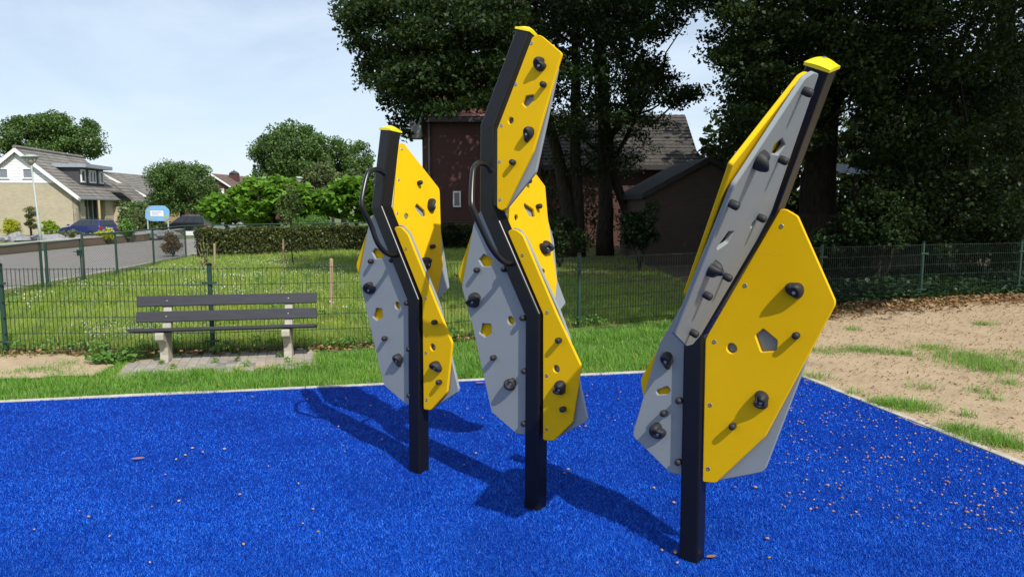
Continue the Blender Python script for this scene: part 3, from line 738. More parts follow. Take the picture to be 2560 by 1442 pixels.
# ================================================================== bench
L0, R0 = G(414, 904), G(721, 893)
bx = (R0-L0).normalized(); by = Vector((-bx.y, bx.x, 0))          # along the bench, towards the fence
bc = (L0+R0)/2
bench = empty('park_bench', (bc.x, bc.y, 0), 'park bench with dark grey plastic planks on two concrete legs before the wire fence', 'bench')
half = 0.995
def bpt(u, v, z): return bc + bx*u + by*v + ZUP*z
span = (R0-L0).length/2
for s in (-1, 1):
    m = MB()
    prof = [(-0.06, 0.0), (0.15, 0.0), (0.13, 0.10), (0.125, 0.22), (0.17, 0.34), (0.26, 0.62), (0.285, 0.70), (0.235, 0.715), (0.205, 0.65), (0.10, 0.36), (0.05, 0.325), (-0.10, 0.352), (-0.165, 0.365), (-0.195, 0.345), (-0.195, 0.285), (-0.165, 0.262), (-0.09, 0.235), (-0.045, 0.17), (-0.04, 0.08)]
    pts = [bpt(s*span-0.045, v, z) for v, z in prof]
    m.prism(pts, bx*0.09).build('leg', MATS['concrete'], bench, bevel=0.008)
def plank(name, v, z, ah, w, t, dl=0.0):
    """plank of width w along direction at angle ah (0 = flat, 90 = upright) leaning to the back"""
    a = R(ah); d = by*math.cos(a) + ZUP*math.sin(a); n = by*(-math.sin(a)) + ZUP*math.cos(a)
    o = MB().obox(bpt(dl, v, z), bx*half, d*(w/2), n*(t/2)).build(name, MATS['bench_plank'], bench, bevel=0.006)
    return o, n
seat_z = 0.388
for v, z in ((-0.135, seat_z), (-0.012, seat_z-0.026), (0.108, seat_z-0.045)):
    plank('seat_plank', v, z, -13, 0.112, 0.036)
for v, z in ((0.140, 0.495), (0.202, 0.668)):
    o, n = plank('backrest_plank', v, z, 71, 0.122, 0.036)
    for s in (-1, 1):
        c = bpt(s*span, v, z) + n*0.0185
        M = Matrix.Translation(c - world_loc(o)) @ frame(n, 0, by)
        b_ = link('bolt', BOLT, None, o); b_.matrix_local = M

# ================================================================== wire panel fence behind the bench
def wire_fence(pts, H, name, label, post_r=0.028, skip=()):
    f = empty(name, (pts[0].x, pts[0].y, 0), label, 'fence')
    for i, p in enumerate(pts):
        po = MB().tube([p, p+ZUP*(H+0.03)], post_r, 10).build('post', MATS['fence_green'], f, smooth=False)
        MB().lathe([(post_r+0.003, 0), (post_r+0.003, 0.02), (post_r*0.6, 0.034)], 10, Matrix.Translation(p+ZUP*(H+0.02))).build('post_cap', MATS['black_steel'], po)
    for i in range(len(pts)-1):
        a, c = pts[i], pts[i+1]; d = (c-a); L = d.length; d = d/L; n = Vector((d.y, -d.x, 0))
        if n.y > 0: n = -n
        m = MB()
        off = n*(post_r+0.006)
        k = int(L/0.05); lo = 0.03
        for j in range(1, k):
            q = a + off + d*(L*j/k); m.obox(q+ZUP*((H+lo)/2), d*0.0024, n*0.0024, ZUP*((H-lo)/2))
        nh = 6
        for j in range(nh):
            z = lo + 0.02 + (H-lo-0.04)*j/(nh-1)
            for s in (-1, 1): m.obox((a+c)/2 + off + n*0.0052*s + ZUP*z, d*(L/2-0.02), n*0.0027, ZUP*0.0027)
        m.build('mesh_panel', MATS['fence_wire'], f)['kind'] = 'stuff'
        for z in (0.12, 0.80):
            MB().obox(a + n*(post_r+0.014) + ZUP*(H*z+0.02), d*0.085, n*0.006, ZUP*0.014).build('bracket', MATS['fence_green'], f)
    return f
def gp(px, py): q = G(px, py); return Vector((q.x, q.y, 0))
fpts = [gp(-480, 886), gp(16, 882), gp(533, 880), Vector((-1.28, 9.05, 0)), Vector((0.98, 10.45, 0)), Vector((3.3, 11.7, 0)), Vector((5.6, 13.0, 0)), Vector((8.0, 14.0, 0)), Vector((10.4, 14.7, 0)), Vector((12.8, 15.2, 0))]
wire_fence(fpts, 1.03, 'wire_panel_fence', 'dark green wire panel fence with round posts running behind the bench')

# ================================================================== chain-link fence along the road
def chain_fence(pts, H, name, label, mesh=True, s=0.05, r=0.0017):
    f = empty(name, (pts[0].x, pts[0].y, 0), label, 'fence')
    for p in pts:
        MB().tube([p, p+ZUP*(H+0.02)], 0.028, 8).build('post', MATS['fence_green'], f)
    MB().tube([p+ZUP*(H+0.01) for p in pts], 0.020, 8).build('top_rail', MATS['fence_green'], f)
    for i in range(len(pts)-1):
        chain_mesh(pts[i], pts[i+1], H, f, s, r)
    return f
def chain_mesh(a, c, H, f, s, r):
    d = c-a; L = d.length; d = d/L; m = MB(); n = Vector((d.y, -d.x, 0)); lo = 0.04; h = H-lo
    x = -h
    while x < L:
        for sg in (1, -1):
            x0, z0, x1, z1 = x, lo, x+h, H
            if x0 < 0: z0 += -x0; x0 = 0
            if x1 > L: z1 -= x1-L; x1 = L
            if x1-x0 > 0.01:
                if sg < 0: z0, z1 = H+lo-z0, H+lo-z1
                p, q = a+d*x0+ZUP*z0+n*r*sg, a+d*x1+ZUP*z1+n*r*sg; t = (q-p)/2
                m.obox((p+q)/2, t, n*r, t.cross(n).normalized()*r)
        x += s*1.414
    m.build('wire_mesh', MATS['fence_wire'], f)['kind'] = 'stuff'
cp = [Vector((-8.9, 9.6, 0)), Vector((-9.28, 12.6, 0)), gp(108, 728)]
chain_fence(cp, 1.0, 'chain_link_fence', 'green chain-link fence at the left edge, ending at a double post')
cp2 = [gp(212, 706), gp(294, 691), gp(386, 667), Vector((-11.15, 24.6, 0)), Vector((-9.2, 26.8, 0)), Vector((-7.0, 28.6, 0)), Vector((-4.4, 30.0, 0)), Vector((-1.4, 30.6, 0))]
chain_fence(cp2, 1.08, 'chain_link_fence', 'green chain-link fence along the road, turning right past the clipped hedge')
ga, gb = gp(121, 727), gp(206, 706)
g = empty('chain_link_gate', ga, 'green chain-link gate with latch between the two fence lengths', 'gate')
MB().tube([ga, ga+ZUP*1.02], 0.03, 8).build('post', MATS['fence_green'], g)
MB().tube([ga+ZUP*0.06, ga+ZUP*0.99, gb+ZUP*1.0, gb+ZUP*0.06], 0.018, 8).build('frame', MATS['fence_green'], g)
chain_mesh(ga, gb, 0.98, g, 0.05, 0.0017)
MB().box(gb.x-0.05, gb.x+0.05, gb.y-0.06, gb.y+0.02, 0.62, 0.76).build('latch', MATS['fence_green'], g)
MB().tube([gb+Vector((0.02, -0.07, 0.72)), gb+Vector((0.02, -0.11, 0.72)), gb+Vector((-0.10, -0.11, 0.72))], 0.010, 8).build('handle', MATS['black_steel'], g)
# small white notice on the fence
c = at(472, 583, 25.6); o = MB().obox(c, (0.155, 0.02, 0), (0, 0.004, 0), (0, 0, 0.075)).build('notice_plate', MATS['white_paint']); tag(o, 'small white notice plate hung on the chain-link fence by the hedge', 'sign')
# stakes
for (px, pb, pt, w, lab) in ((537, 673, 609, 0.03, 'wooden stake beside the leafless sapling near the fence corner'), (709, 666, 598, 0.03, 'wooden stake beside the young tree in the meadow'), (829, 772, 646, 0.032, 'tall wooden stake just beyond the wire fence, right of the bench')):
    p = gp(px, pb); top = at(px-1, pt, p.y)
    o = MB().tube([p, p.lerp(top, 0.97), top], [w, w, w*0.75], 9).build('wooden_stake', MATS['wood_stake']); tag(o, lab, 'stake', 'tree stakes in the meadow')
# ================================================================== houses
def tile_roof(name, mat, parent, a, b, up, pitch_len, row=0.30, tw=0.30, th=0.03):
    """slope of overlapping tile courses: a->b is the eave, up = unit vector up the slope; courses step like real tiles"""
    a, b, up = Vector(a), Vector(b), Vector(up); d = (b-a); L = d.length; d = d/L; n = d.cross(up).normalized()
    if n.z < 0: n = -n
    m = MB(); k = max(1, int(round(pitch_len/row))); rw = pitch_len/k
    nt_ = int(L/tw)
    for i in range(k):
        # wavy course: pan tile profile along the eave
        pts_lo = []; pts_hi = []
        for j in range(nt_*2+1):
            x = L*j/(nt_*2); wv = 0.022*(j % 2)
            pts_lo.append(a + d*x + up*(i*rw-0.03) + n*(th+wv+random.uniform(0, 0.006))); pts_hi.append(a + d*x + up*((i+1)*rw) + n*(0.004+wv))
        q = len(pts_lo); under = [p - n*(th) for p in pts_lo]
        m.add(pts_lo+pts_hi+under, [(j, j+1, q+j+1, q+j) for j in range(q-1)] + [(2*q+j, 2*q+j+1, j+1, j) for j in range(q-1)])
    m.add([a, b, b+up*pitch_len, a+up*pitch_len] + [p - n*0.08 for p in (a, b, b+up*pitch_len, a+up*pitch_len)], [(0, 1, 2, 3), (7, 6, 5, 4), (0, 4, 5, 1), (1, 5, 6, 2), (2, 6, 7, 3), (3, 7, 4, 0)])
    return m.build(name, MATS[mat], parent)

def window(parent, c, ex, ez, n, w, h, fw=0.06, pane='window_glass', frame='white_paint', mull=0):
    """framed window: c centre on the wall, ex along, n outwards"""
    c, ex, ez, n = Vector(c), Vector(ex), Vector(ez), Vector(n); m = MB()
    for s in (-1, 1):
        m.obox(c + ex*s*(w/2-fw/2) + n*0.02, ex*fw/2, ez*h/2, n*0.045)
        m.obox(c + ez*s*(h/2-fw/2) + n*0.02, ex*(w/2-fw), ez*fw/2, n*0.043)
    for i in range(mull):
        x = -w/2 + w*(i+1)/(mull+1); m.obox(c + ex*x + n*0.02, ex*fw*0.45, ez*(h/2-fw), n*0.041)
    o = m.build('window', MATS[frame], parent)
    MB().obox(c + n*0.008, ex*(w/2-fw*0.6), ez*(h/2-fw*0.6), n*0.012).build('pane', MATS[pane], o)
    return o

# ---- yellow brick house with the dormer
ey = Vector((-0.149, 0.989, 0)); ex = Vector((0.989, 0.149, 0))
apex = Vector((-29.05, 42.0, 0)); HW, LEN, ZE, ZR = 3.05, 8.4, 2.42, 5.02
h1 = empty('brick_house', apex, 'yellow brick house with white clapboard gable, grey tiled roof and dark dormer', 'house')
cl, cr = apex - ex*HW, apex + ex*HW
m = MB(); zs = 3.12; fr = (ZR-zs)/(ZR-ZE)
m.prism([cl, cr, cr+ZUP*ZE, apex+ex*HW*fr+ZUP*zs, apex-ex*HW*fr+ZUP*zs, cl+ZUP*ZE], ey*0.3)
m.prism([cr-ex*0.3, cr, cr+ZUP*ZE, cr-ex*0.3+ZUP*(ZE+0.2)], ey*0.9); m.prism([cl, cl+ex*0.3, cl+ex*0.3+ZUP*ZE, cl+ZUP*ZE], ey*LEN)
m.build('wall', MATS['brick_yellow'], h1); m = MB()
m.prism([cr-ex*0.3+ey*3.9, cr+ey*3.9, cr+ey*3.9+ZUP*ZE, cr-ex*0.3+ey*3.9+ZUP*ZE], ey*(LEN-3.9))
m.build('wall', MATS['brick_yellow'], h1)
for i in range(11):                                        # clapboards of the gable
    z0 = zs + (ZR-zs)*i/11; z1 = zs + (ZR-zs)*(i+1)/11
    w0, w1 = HW*(ZR-z0)/(ZR-ZE), HW*(ZR-z1)/(ZR-ZE)
    MB().prism([apex-ex*w0+ZUP*z0-ey*0.035, apex+ex*w0+ZUP*z0-ey*0.035, apex+ex*max(w1, .02)+ZUP*z1-ey*0.012, apex-ex*max(w1, .02)+ZUP*z1-ey*0.012], ey*0.2).build('clapboard', MATS['white_siding'], h1)
slope = Vector((-ex.x*HW, -ex.y*HW, ZR-ZE)).normalized(); SL = math.hypot(HW, ZR-ZE)
over = 0.42
r1 = tile_roof('roof', 'tile_grey', h1, cr - slope*over - ey*0.30 + ZUP*(ZE+0.06), cr - slope*over + ey*(LEN+0.2) + ZUP*(ZE+0.06), slope, SL+over)
slope2 = Vector((ex.x*HW, ex.y*HW, ZR-ZE)).normalized()
tile_roof('roof', 'tile_grey', h1, cl - slope2*over + ey*(LEN+0.2) + ZUP*(ZE+0.06), cl - slope2*over - ey*0.30 + ZUP*(ZE+0.06), slope2, SL+over)
MB().tube([apex - ey*0.3 + ZUP*(ZR+0.12), apex + ey*(LEN+0.2) + ZUP*(ZR+0.12)], 0.11, 8).build('ridge', MATS['tile_grey'], r1)
for s, sl, c in ((1, slope, cr), (-1, slope2, cl)):        # barge boards
    n = (sl.cross(ey)).normalized(); n = n if n.z > 0 else -n
    p = c + ZUP*ZE - sl*over - ey*0.33; MB().prism([p - n*0.13, p + sl*(SL+over) - n*0.13, p + sl*(SL+over) + n*0.06, p + n*0.06], ey*0.028).build('barge_board', MATS['white_paint'], h1)
for d in (-0.6, -3.15):
    pass
for px in (-17, 44):
    q = onplane(px, 433, apex, ey); window(h1, q - ey*0.04, ex, ZUP, -ey, 0.58, 0.62, 0.07, 'shutter_grey')
# glazed bay under the eave on the garden side
MB().obox(cr - ex*0.55 + ey*2.4 + ZUP*1.15, ex*0.05, ey*1.5, ZUP*1.15).build('glazing', MATS['window_glass'], h1)
for i in range(5): MB().obox(cr - ex*0.48 + ey*(0.95+i*0.74) + ZUP*1.15, ex*0.035, ey*0.035, ZUP*1.15).build('glazing_bar', MATS['galvanised'], h1)
MB().obox(cr + ex*0.30 + ey*3.9 + ZUP*(ZE-0.20), ex*0.08, ey*4.4, ZUP*0.05).build('gutter', MATS['zinc'], h1)
# flat roofed dormer
dn = 2.42; y0, y1 = 1.95, 5.6; zt = 4.12; zb = 3.05
def dp(u, v, z): return apex + ex*u + ey*v + ZUP*z
m = MB()
for v in (y0, y1-0.12):
    m.prism([dp(dn, v, zb-0.15), dp(dn, v, zt), dp((ZR-zt)/(ZR-ZE)*HW-0.3, v, zt), ], ey*0.12)
m.obox(dp(dn-0.06, (y0+y1)/2, (zt+zb-0.1)/2), ex*0.055, ey*((y1-y0)/2-0.12), ZUP*((zt-zb+0.1)/2))
dm = m.build('dormer', MATS['dark_slate'], h1)
MB().obox(dp((dn+1.2)/2+0.15, (y0+y1)/2, zt+0.11), ex*((dn-1.2)/2+0.35), ey*((y1-y0)/2+0.22), ZUP*0.11).build('dormer_roof', MATS['zinc'], dm)
for v, w, ml in ((y0+0.48, 0.62, 0), ((y0+y1)/2, 1.0, 1), (y1-0.48, 0.62, 0)):
    window(dm, dp(dn, v, 3.62), ey, ZUP, ex, w, 0.80, 0.09, 'window_glass', 'white_paint', ml)
# porch at the far corner
pa = cr + ey*5.2
MB().prism([pa, pa+ex*1.5, pa+ex*1.5+ZUP*1.75, pa+ZUP*1.75], ey*2.2).build('porch_wall', MATS['brick_yellow'], h1)
tile_roof('porch_roof', 'tile_grey', h1, pa + ex*1.9 - ey*0.2 + ZUP*1.70, pa + ex*1.9 + ey*2.6 + ZUP*1.70, slope, 2.5)

# ---- second yellow brick house behind it
def gable_house(name, label, apx, w, ln, ze, zr, exv, wall, tile, mirror=False, barge=True):
    exv = Vector(exv).normalized(); eyv = Vector((-exv.y, exv.x, 0)); a = Vector(apx); h = empty(name, a, label, 'house')
    l, r_ = a-exv*w, a+exv*w
    MB().prism([l, r_, r_+ZUP*ze, a+ZUP*zr, l+ZUP*ze], eyv*ln).build('wall', MATS[wall], h)
    for s, c in ((1, r_), (-1, l)):
        sl = Vector((-exv.x*w*s, -exv.y*w*s, zr-ze)).normalized(); S = math.hypot(w, zr-ze)
        p, q = c - sl*0.35 - eyv*0.25 + ZUP*(ze+0.05), c - sl*0.35 + eyv*(ln+0.25) + ZUP*(ze+0.05)
        if s < 0: p, q = q, p
        rf = tile_roof('roof', tile, h, p, q, sl, S+0.35, 0.34)
        if barge:
            n = sl.cross(eyv).normalized(); n = n if n.z > 0 else -n; p = c + ZUP*ze - sl*0.35 - eyv*0.29
            MB().prism([p-n*0.10, p+sl*(S+0.35)-n*0.10, p+sl*(S+0.35)+n*0.06, p+n*0.06], eyv*0.03).build('barge_board', MATS['white_paint'], h)
    return h, exv, eyv
h2, e_, f_ = gable_house('brick_house', 'low yellow brick house behind the dormer house, half hidden by a round tree', (-33.9, 60, 0), 3.9, 13, 2.45, 4.55, (1, 0.04, 0), 'brick_yellow_warm', 'tile_grey')
q = at(372, 493, 59.6); MB().tube([Vector((q.x+0.1, q.y, 0)), Vector((q.x+0.1, q.y, 2.4))], 0.06, 8).build('downpipe', MATS['zinc'], h2)
h3, e_, f_ = gable_house('brick_house', 'far red brick house with white barge board and square chimney', (-30.9, 75, 0), 4.2, 9, 2.4, 5.05, (1, -0.10, 0), 'brick_red', 'tile_brown')
q = at(587, 470, 78); ch = MB().box(q.x-0.42, q.x+0.42, q.y-0.4, q.y+0.4, 2.5, 5.2).build('chimney', MATS['brick_red'], h3)
MB().lathe([(0.52, 0.0), (0.52, 0.06), (0.26, 0.24), (0.07, 0.30), (0.04, 0.42)], 10, Matrix.Translation((q.x, q.y, 5.22))).build('chimney_cowl', MATS['dark_slate'], ch)
q = at(555, 478, 74.9); window(h3, q, (1, -0.1, 0), ZUP, (-0.1, -1, 0), 0.45, 0.5, 0.06, 'white_paint')
# sliver of a neighbour at the left edge
h4, e_, f_ = gable_house('brick_house', 'corner of a red roofed house cut by the left edge', (-29.6, 33.0, 0), 2.1, 2.4, 2.3, 3.5, (0.5, 0.86, 0), 'brick_yellow', 'tile_brown')
q = at(3, 520, 33.0); window(h4, Vector((-24.0, 33.2, 1.55)), (1, 0.2, 0), ZUP, (0.2, -1, 0), 0.8, 1.1, 0.06, 'window_glass', 'white_paint', 1)

for h_, loc_ in ((h1, (-42.65, 63.0, -0.90)), (h2, (-50.8, 90.0, -0.87)), (h3, (-41.2, 100.0, -0.58)), (h4, (-44.4, 49.5, -0.87))):
    h_.location = loc_; h_.scale = ((1.333,)*3 if h_ is h3 else (1.5,)*3)      # full size, far end of the street

# ---- dark red brick house in the shade of the oaks
Y5 = 33.0
h5 = empty('brick_house', (-1.5, Y5, 0), 'tall dark red brick house with red tiles behind the oaks', 'house')
xa, xb, ze, zr = -4.05, 1.3, 5.85, 8.6
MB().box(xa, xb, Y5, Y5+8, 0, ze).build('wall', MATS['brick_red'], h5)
sl = Vector((0, 4.0, zr-ze)).normalized(); S = math.hypot(4.0, zr-ze)
tile_roof('roof', 'tile_red', h5, (xa-0.35, Y5-0.45, ze-0.15), (xb+0.1, Y5-0.45, ze-0.15), sl, S+0.5)
sl2 = Vector((0, -4.0, zr-ze)).normalized()
tile_roof('roof', 'tile_red', h5, (xb+0.1, Y5+8.45, ze-0.15), (xa-0.35, Y5+8.45, ze-0.15), sl2, S+0.5)
MB().prism([(xa, Y5+0.2, ze), (xa, Y5+7.8, ze), (xa, Y5+4, zr-0.1)], (xb-xa-0.3, 0, 0)).build('gable', MATS['brick_red'], h5)
MB().box(xa-0.50, xa+0.02, Y5-0.5, Y5+0.2, 4.75, 6.2).build('eaves_box', MATS['fascia_grey'], h5)
MB().box(xa+0.02, xb, Y5-0.46, Y5-0.06, ze-0.38, ze-0.12).build('gutter', MATS['fascia_dark'], h5)
MB().tube([(xa+0.32, Y5-0.1, ze-0.3), (xa+0.32, Y5-0.1, 0.0)], 0.05, 8).build('downpipe', MATS['fascia_grey'], h5)
q = at(1142.5, 498, Y5); window(h5, q, (1, 0, 0), ZUP, (0, -1, 0), 0.36, 0.72, 0.065)
# lower wing
wa, wb, wze, wzr, yw = 1.3, 8.55, 3.75, 6.1, Y5+0.4
h6 = empty('house_wing', (5, yw, 0), 'low wing with dark tiled roof seen between the oak trunks', 'house')
MB().box(wa+0.02, wb-0.4, yw, yw+6, 0, wze).build('wall', MATS['brick_red'], h6)
sl = Vector((0, 3.0, wzr-wze)).normalized(); S = math.hypot(3.0, wzr-wze)
tile_roof('roof', 'tile_dark', h6, (wa+0.02, yw-0.5, wze-0.2), (wb, yw-0.5, wze-0.2), sl, S+0.55)
sl2 = Vector((0, -3.0, wzr-wze)).normalized()
tile_roof('roof', 'tile_dark', h6, (wb-1.0, yw+6.5, wze-0.2), (wa+0.02, yw+6.5, wze-0.2), sl2, S+0.55)
MB().prism([(wb-0.45, yw, wze), (wb-0.45, yw+6, wze), (wb-0.45, yw+3, wzr-0.1)], (0.05, 0, 0)).build('gable', MATS['brick_red'], h6)
MB().box(wa+0.05, wb, yw-0.58, yw-0.45, wze-0.36, wze-0.14).build('gutter', MATS['fascia_dark'], h6)
# shed
ys = 22.0; ax_ = at(1770, 392, ys).x; zA = at(1770, 392, ys).z; xl = at(1602, 484, ys).x; zl = at(1602, 484, ys).z
sh5 = empty('brick_shed', (ax_, ys, 0), 'dark brick shed with low pitched felt roof right of the oak trunks', 'shed')
xr = 2*ax_-xl
MB().prism([(xl+0.15, ys, 0), (xr-0.15, ys, 0), (xr-0.15, ys, zl-0.02), (ax_, ys, zA-0.14), (xl+0.15, ys, zl-0.02)], (0, 5, 0)).build('wall', MATS['brick_dark'], sh5)
for s, x in ((-1, xl), (1, xr)):
    MB().prism([(ax_, ys-0.25, zA), (x, ys-0.25, zl), (x, ys-0.25, zl-0.16), (ax_, ys-0.25, zA-0.16)], (0, 5.5, 0)).build('roof', MATS['roof_felt'], sh5)
# carport roof and plank fence at the right
cpx = empty('carport', (at(2120, 430, 24).x, 24, 0), 'carport with pale corrugated roof behind the big oak trunk', 'carport')
m = MB(); pa, pb = at(2060, 408, 24), at(2156, 414, 24)
N_ = 24; vs = []; fs = []
for i in range(N_+1):
    t = i/N_; p = pa.lerp(pb, t); zz = 0.02*(i % 2); vs += [p+Vector((0, 0, zz)), p+Vector((0.6, 3.4, -0.1+zz)), p+Vector((0.2, -0.8, -0.36+zz))]
for i in range(N_): fs += [(3*i, 3*i+3, 3*i+4, 3*i+1), (3*i+2, 3*i+5, 3*i+3, 3*i)]
m.add(vs, fs); m.build('roof', MATS['corrugated'], cpx)
for x, y in ((pa.x+0.1, 24.2), (pb.x-0.1, 24.2), (pa.x+0.5, 27.0), (pb.x+0.4, 27.0)): MB().box(x-0.05, x+0.05, y-0.05, y+0.05, 0, pa.z-0.1).build('post', MATS['wood_fence'], cpx)
pf = empty('plank_fence', (9.5, 20.5, 0), 'dark upright plank fence in the shade right of the big oak trunk', 'fence')
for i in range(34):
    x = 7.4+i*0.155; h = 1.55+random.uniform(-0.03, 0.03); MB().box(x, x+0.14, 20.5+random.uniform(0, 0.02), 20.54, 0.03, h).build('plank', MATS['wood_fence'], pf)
MB().box(7.4, 12.7, 20.55, 20.6, 0.4, 0.5).build('rail', MATS['wood_fence'], pf); MB().box(7.4, 12.7, 20.55, 20.6, 1.2, 1.3).build('rail', MATS['wood_fence'], pf)
# ================================================================== cars
def car(label, loc, ang, paint, roof, hood, name='parked_car', cat='car', estate=True, L=4.55, W=1.74):
    """side profile lofted across the width with tumblehome; glass, lamps and wheels are parts"""
    root = empty(name, loc, label, cat, 'cars parked by the houses'); base = Vector(loc)
    F = Vector((math.cos(ang), math.sin(ang), 0)); S = Vector((-F.y, F.x, 0))
    def P(x, y, z): return base + F*x + S*y + ZUP*z
    h = L/2
    zb = 0.26; belt = 0.90*hood
    prof = [(-h+0.02, 0.42), (-h, 0.62), (-h+0.03, belt+0.02), (-h*0.45, belt+0.03), (h*0.28, belt+0.01), (h*0.72, belt-0.12), (h-0.12, belt-0.24), (h, 0.58), (h-0.03, 0.36), (h-0.25, zb), (-h+0.3, zb)]
    sec = [(-1.0, 0.90), (-0.97, 1.0), (0, 1.0), (0.97, 1.0), (1.0, 0.90)]
    vs = []; n = len(prof)
    for s, k in ((-1, 0), (-0.90, 1), (0.90, 1), (1, 0)):
        for (x, z) in prof:
            sh = 1.0 if k else 0.975
            vs.append(P(x*sh, s*W/2*(1.0 if abs(s) < 1 else 1.0), zb+(z-zb)*(1.0 if k else 0.965)+ (0.02 if not k else 0)))
    fs = [list(range(n))[::-1], [3*n+i for i in range(n)]]
    for a in range(3): fs += [(a*n+i, a*n+(i+1) % n, (a+1)*n+(i+1) % n, (a+1)*n+i) for i in range(n)]
    body = MB().add(vs, fs).build('body', MATS[paint], root, bevel=0.03)
    # cabin
    rz = roof; xr = -h+0.30 if estate else -h+0.75
    lo = [(-h+0.06, belt), (h*0.42, belt)]; hi = [(xr, rz-0.03), (h*0.02, rz)]
    mid = [(xr+0.35, rz+0.02)]
    tw, bw = W*0.36, W*0.475
    ring = [(lo[0], bw), (lo[1], bw), (hi[1], tw), (hi[0], tw)]
    vs = [P(x, y*s, z) for s in (-1, 1) for ((x, z), y) in ring]
    MB().add(vs, [(0, 1, 2, 3), (7, 6, 5, 4), (0, 4, 5, 1), (1, 5, 6, 2), (2, 6, 7, 3), (3, 7, 4, 0)]).build('cabin', MATS[paint], root, bevel=0.05)
    def sp(x, t, s, e=0.012):      # point on the side glass: x fraction along, t fraction up
        xlo = lo[0][0]+(lo[1][0]-lo[0][0])*x; xhi = hi[0][0]+(hi[1][0]-hi[0][0])*x
        return P(xlo+(xhi-xlo)*t, s*(bw+(tw-bw)*t+e), lo[0][1]+(rz-lo[0][1])*t)
    for s in (-1, 1):
        for (xa, xb_) in ((0.06, 0.30), (0.33, 0.60), (0.63, 0.95)):
            p = [sp(xa, .10, s), sp(xb_, .10, s), sp(min(xb_, .97), .86, s), sp(xa, .86, s)]
            MB().add(p, [(0, 1, 2, 3)]).build('side_window', MATS['car_glass'], root)
    for (x0, z0), (x1, z1), e in ((lo[1], hi[1], 0.015), (lo[0], hi[0], -0.015)):
        p = []
        for t in (0.10, 0.88):
            y = (bw+(tw-bw)*t)*0.90; p.append([P(x0+(x1-x0)*t+e, -y, z0+(z1-z0)*t+0.012), P(x0+(x1-x0)*t+e, y, z0+(z1-z0)*t+0.012)])
        MB().add([p[0][0], p[0][1], p[1][1], p[1][0]], [(0, 1, 2, 3)]).build('windscreen' if e > 0 else 'rear_window', MATS['car_glass'], root)
    for sx, x in ((1, h*0.60), (-1, -h*0.57)):
        for s in (-1, 1):
            c = P(x, s*(W/2-0.08), 0.31); w = empty('wheel', c - base); w.parent = root
            M = Matrix.Translation(c) @ frame(S*s, 0)
            MB().lathe([(0.20, -0.10), (0.31, -0.09), (0.315, 0.06), (0.29, 0.10), (0.205, 0.10)], 18, M).build('tyre', MATS['tyre'], w)
            MB().lathe([(0.205, 0.02), (0.205, 0.092), (0.17, 0.085), (0.06, 0.11), (0.02, 0.112)], 14, M).build('rim', MATS['rim'], w)
    for s in (-1, 1):
        MB().obox(P(-h+0.03, s*(W/2-0.13), 0.78), F*0.05, S*0.10, ZUP*0.12).build('tail_light', MATS['red_lamp'], root, bevel=0.02)
        MB().obox(P(h-0.14, s*(W/2-0.22), 0.60), F*0.10, S*0.18, ZUP*0.075).build('headlight', MATS['clear_lamp'], root, bevel=0.02)
        MB().obox(P(h*0.40, s*(W/2+0.07), belt+0.08), F*0.06, S*0.09, ZUP*0.06).build('mirror', MATS[paint], root, bevel=0.02)
        MB().tube([P(xr+0.15, s*tw*0.9, rz+0.035), P(h*0.0, s*tw*0.9, rz+0.045)], 0.018, 6).build('roof_rail', MATS['rim' if paint != 'car_blue' else 'black_tube'], root)
    MB().obox(P(-h-0.005, 0, 0.72), F*0.012, S*0.26, ZUP*0.055).build('number_plate', MATS['plate_yellow'], root)
    MB().obox(P(-h-0.005, 0, 0.42), F*0.05, S*(W/2-0.06), ZUP*0.10).build('bumper', MATS[paint], root, bevel=0.03)
    return root
p = at(219, 560, 57.0); car('dark blue estate car parked before the dormer house', (p.x, 57, hgt(p.x, 57)+0.02), R(160), 'car_blue', 1.42, 1.0)
p = at(464, 560, 64.0); car('black off-roader parked beyond the blue sign', (p.x, 64.0, hgt(p.x, 64)+0.02), R(176), 'car_black', 1.62, 1.12, L=4.3, W=1.8)
p = at(545, 560, 68.0); car('silver car mostly hidden behind the bright green catalpa leaves', (p.x, 68, hgt(p.x, 68)+0.02), R(178), 'car_silver', 1.5, 1.0)

# ================================================================== sign, lamps
sg = empty('playground_sign', at(393, 578, 40.0), 'pale blue wavy playground sign with a white panel on two posts', 'sign'); Ysg = 40.0
def wav(pxc, pyc, w, h, n=48):
    out = []
    for i in range(n):
        a = 2*math.pi*i/n; c, s = math.cos(a), math.sin(a)
        x = math.copysign(abs(c)**0.42, c); y = math.copysign(abs(s)**0.42, s)
        k = 1 + 0.05*math.cos(4*a) + 0.035*math.sin(3*a)
        out.append(at(pxc + w/2*x*k, pyc + h/2*y*k, Ysg))
    return out
MB().prism(wav(393, 534, 57, 37), (0, 0.05, 0)).build('board', MATS['sign_blue'], sg)
pa, pb = at(376, 527, Ysg), at(409, 541, Ysg)
pn = MB().box(pa.x, pb.x, Ysg-0.012, Ysg-0.004, pb.z, pa.z).build('panel', MATS['white_paint'], sg)
for k, (x0, x1) in enumerate(((380, 403), (379, 405), (381, 396), (379, 404))):
    a, c = at(x0, 529.6+k*2.8, Ysg), at(x1, 530.3+k*2.8, Ysg); MB().box(a.x, c.x, Ysg-0.018, Ysg-0.0145, c.z, a.z).build('text_line', MATS['sign_print'], pn)
for (x, y, r_) in ((371, 529, 3.4), (414, 543, 4.0), (375, 546, 2.2), (381, 549, 1.6), (399, 549, 1.8), (417, 537, 1.6), (369, 520, 1.5)):
    c = at(x, y, Ysg-0.006); MB().lathe([(r_*Ysg/FPX, 0), (r_*Ysg/FPX*0.9, 0.004)], 9, Matrix.Translation(c) @ frame(Vector((0, -1, 0)))).build('motif', MATS['sign_ochre'], sg)
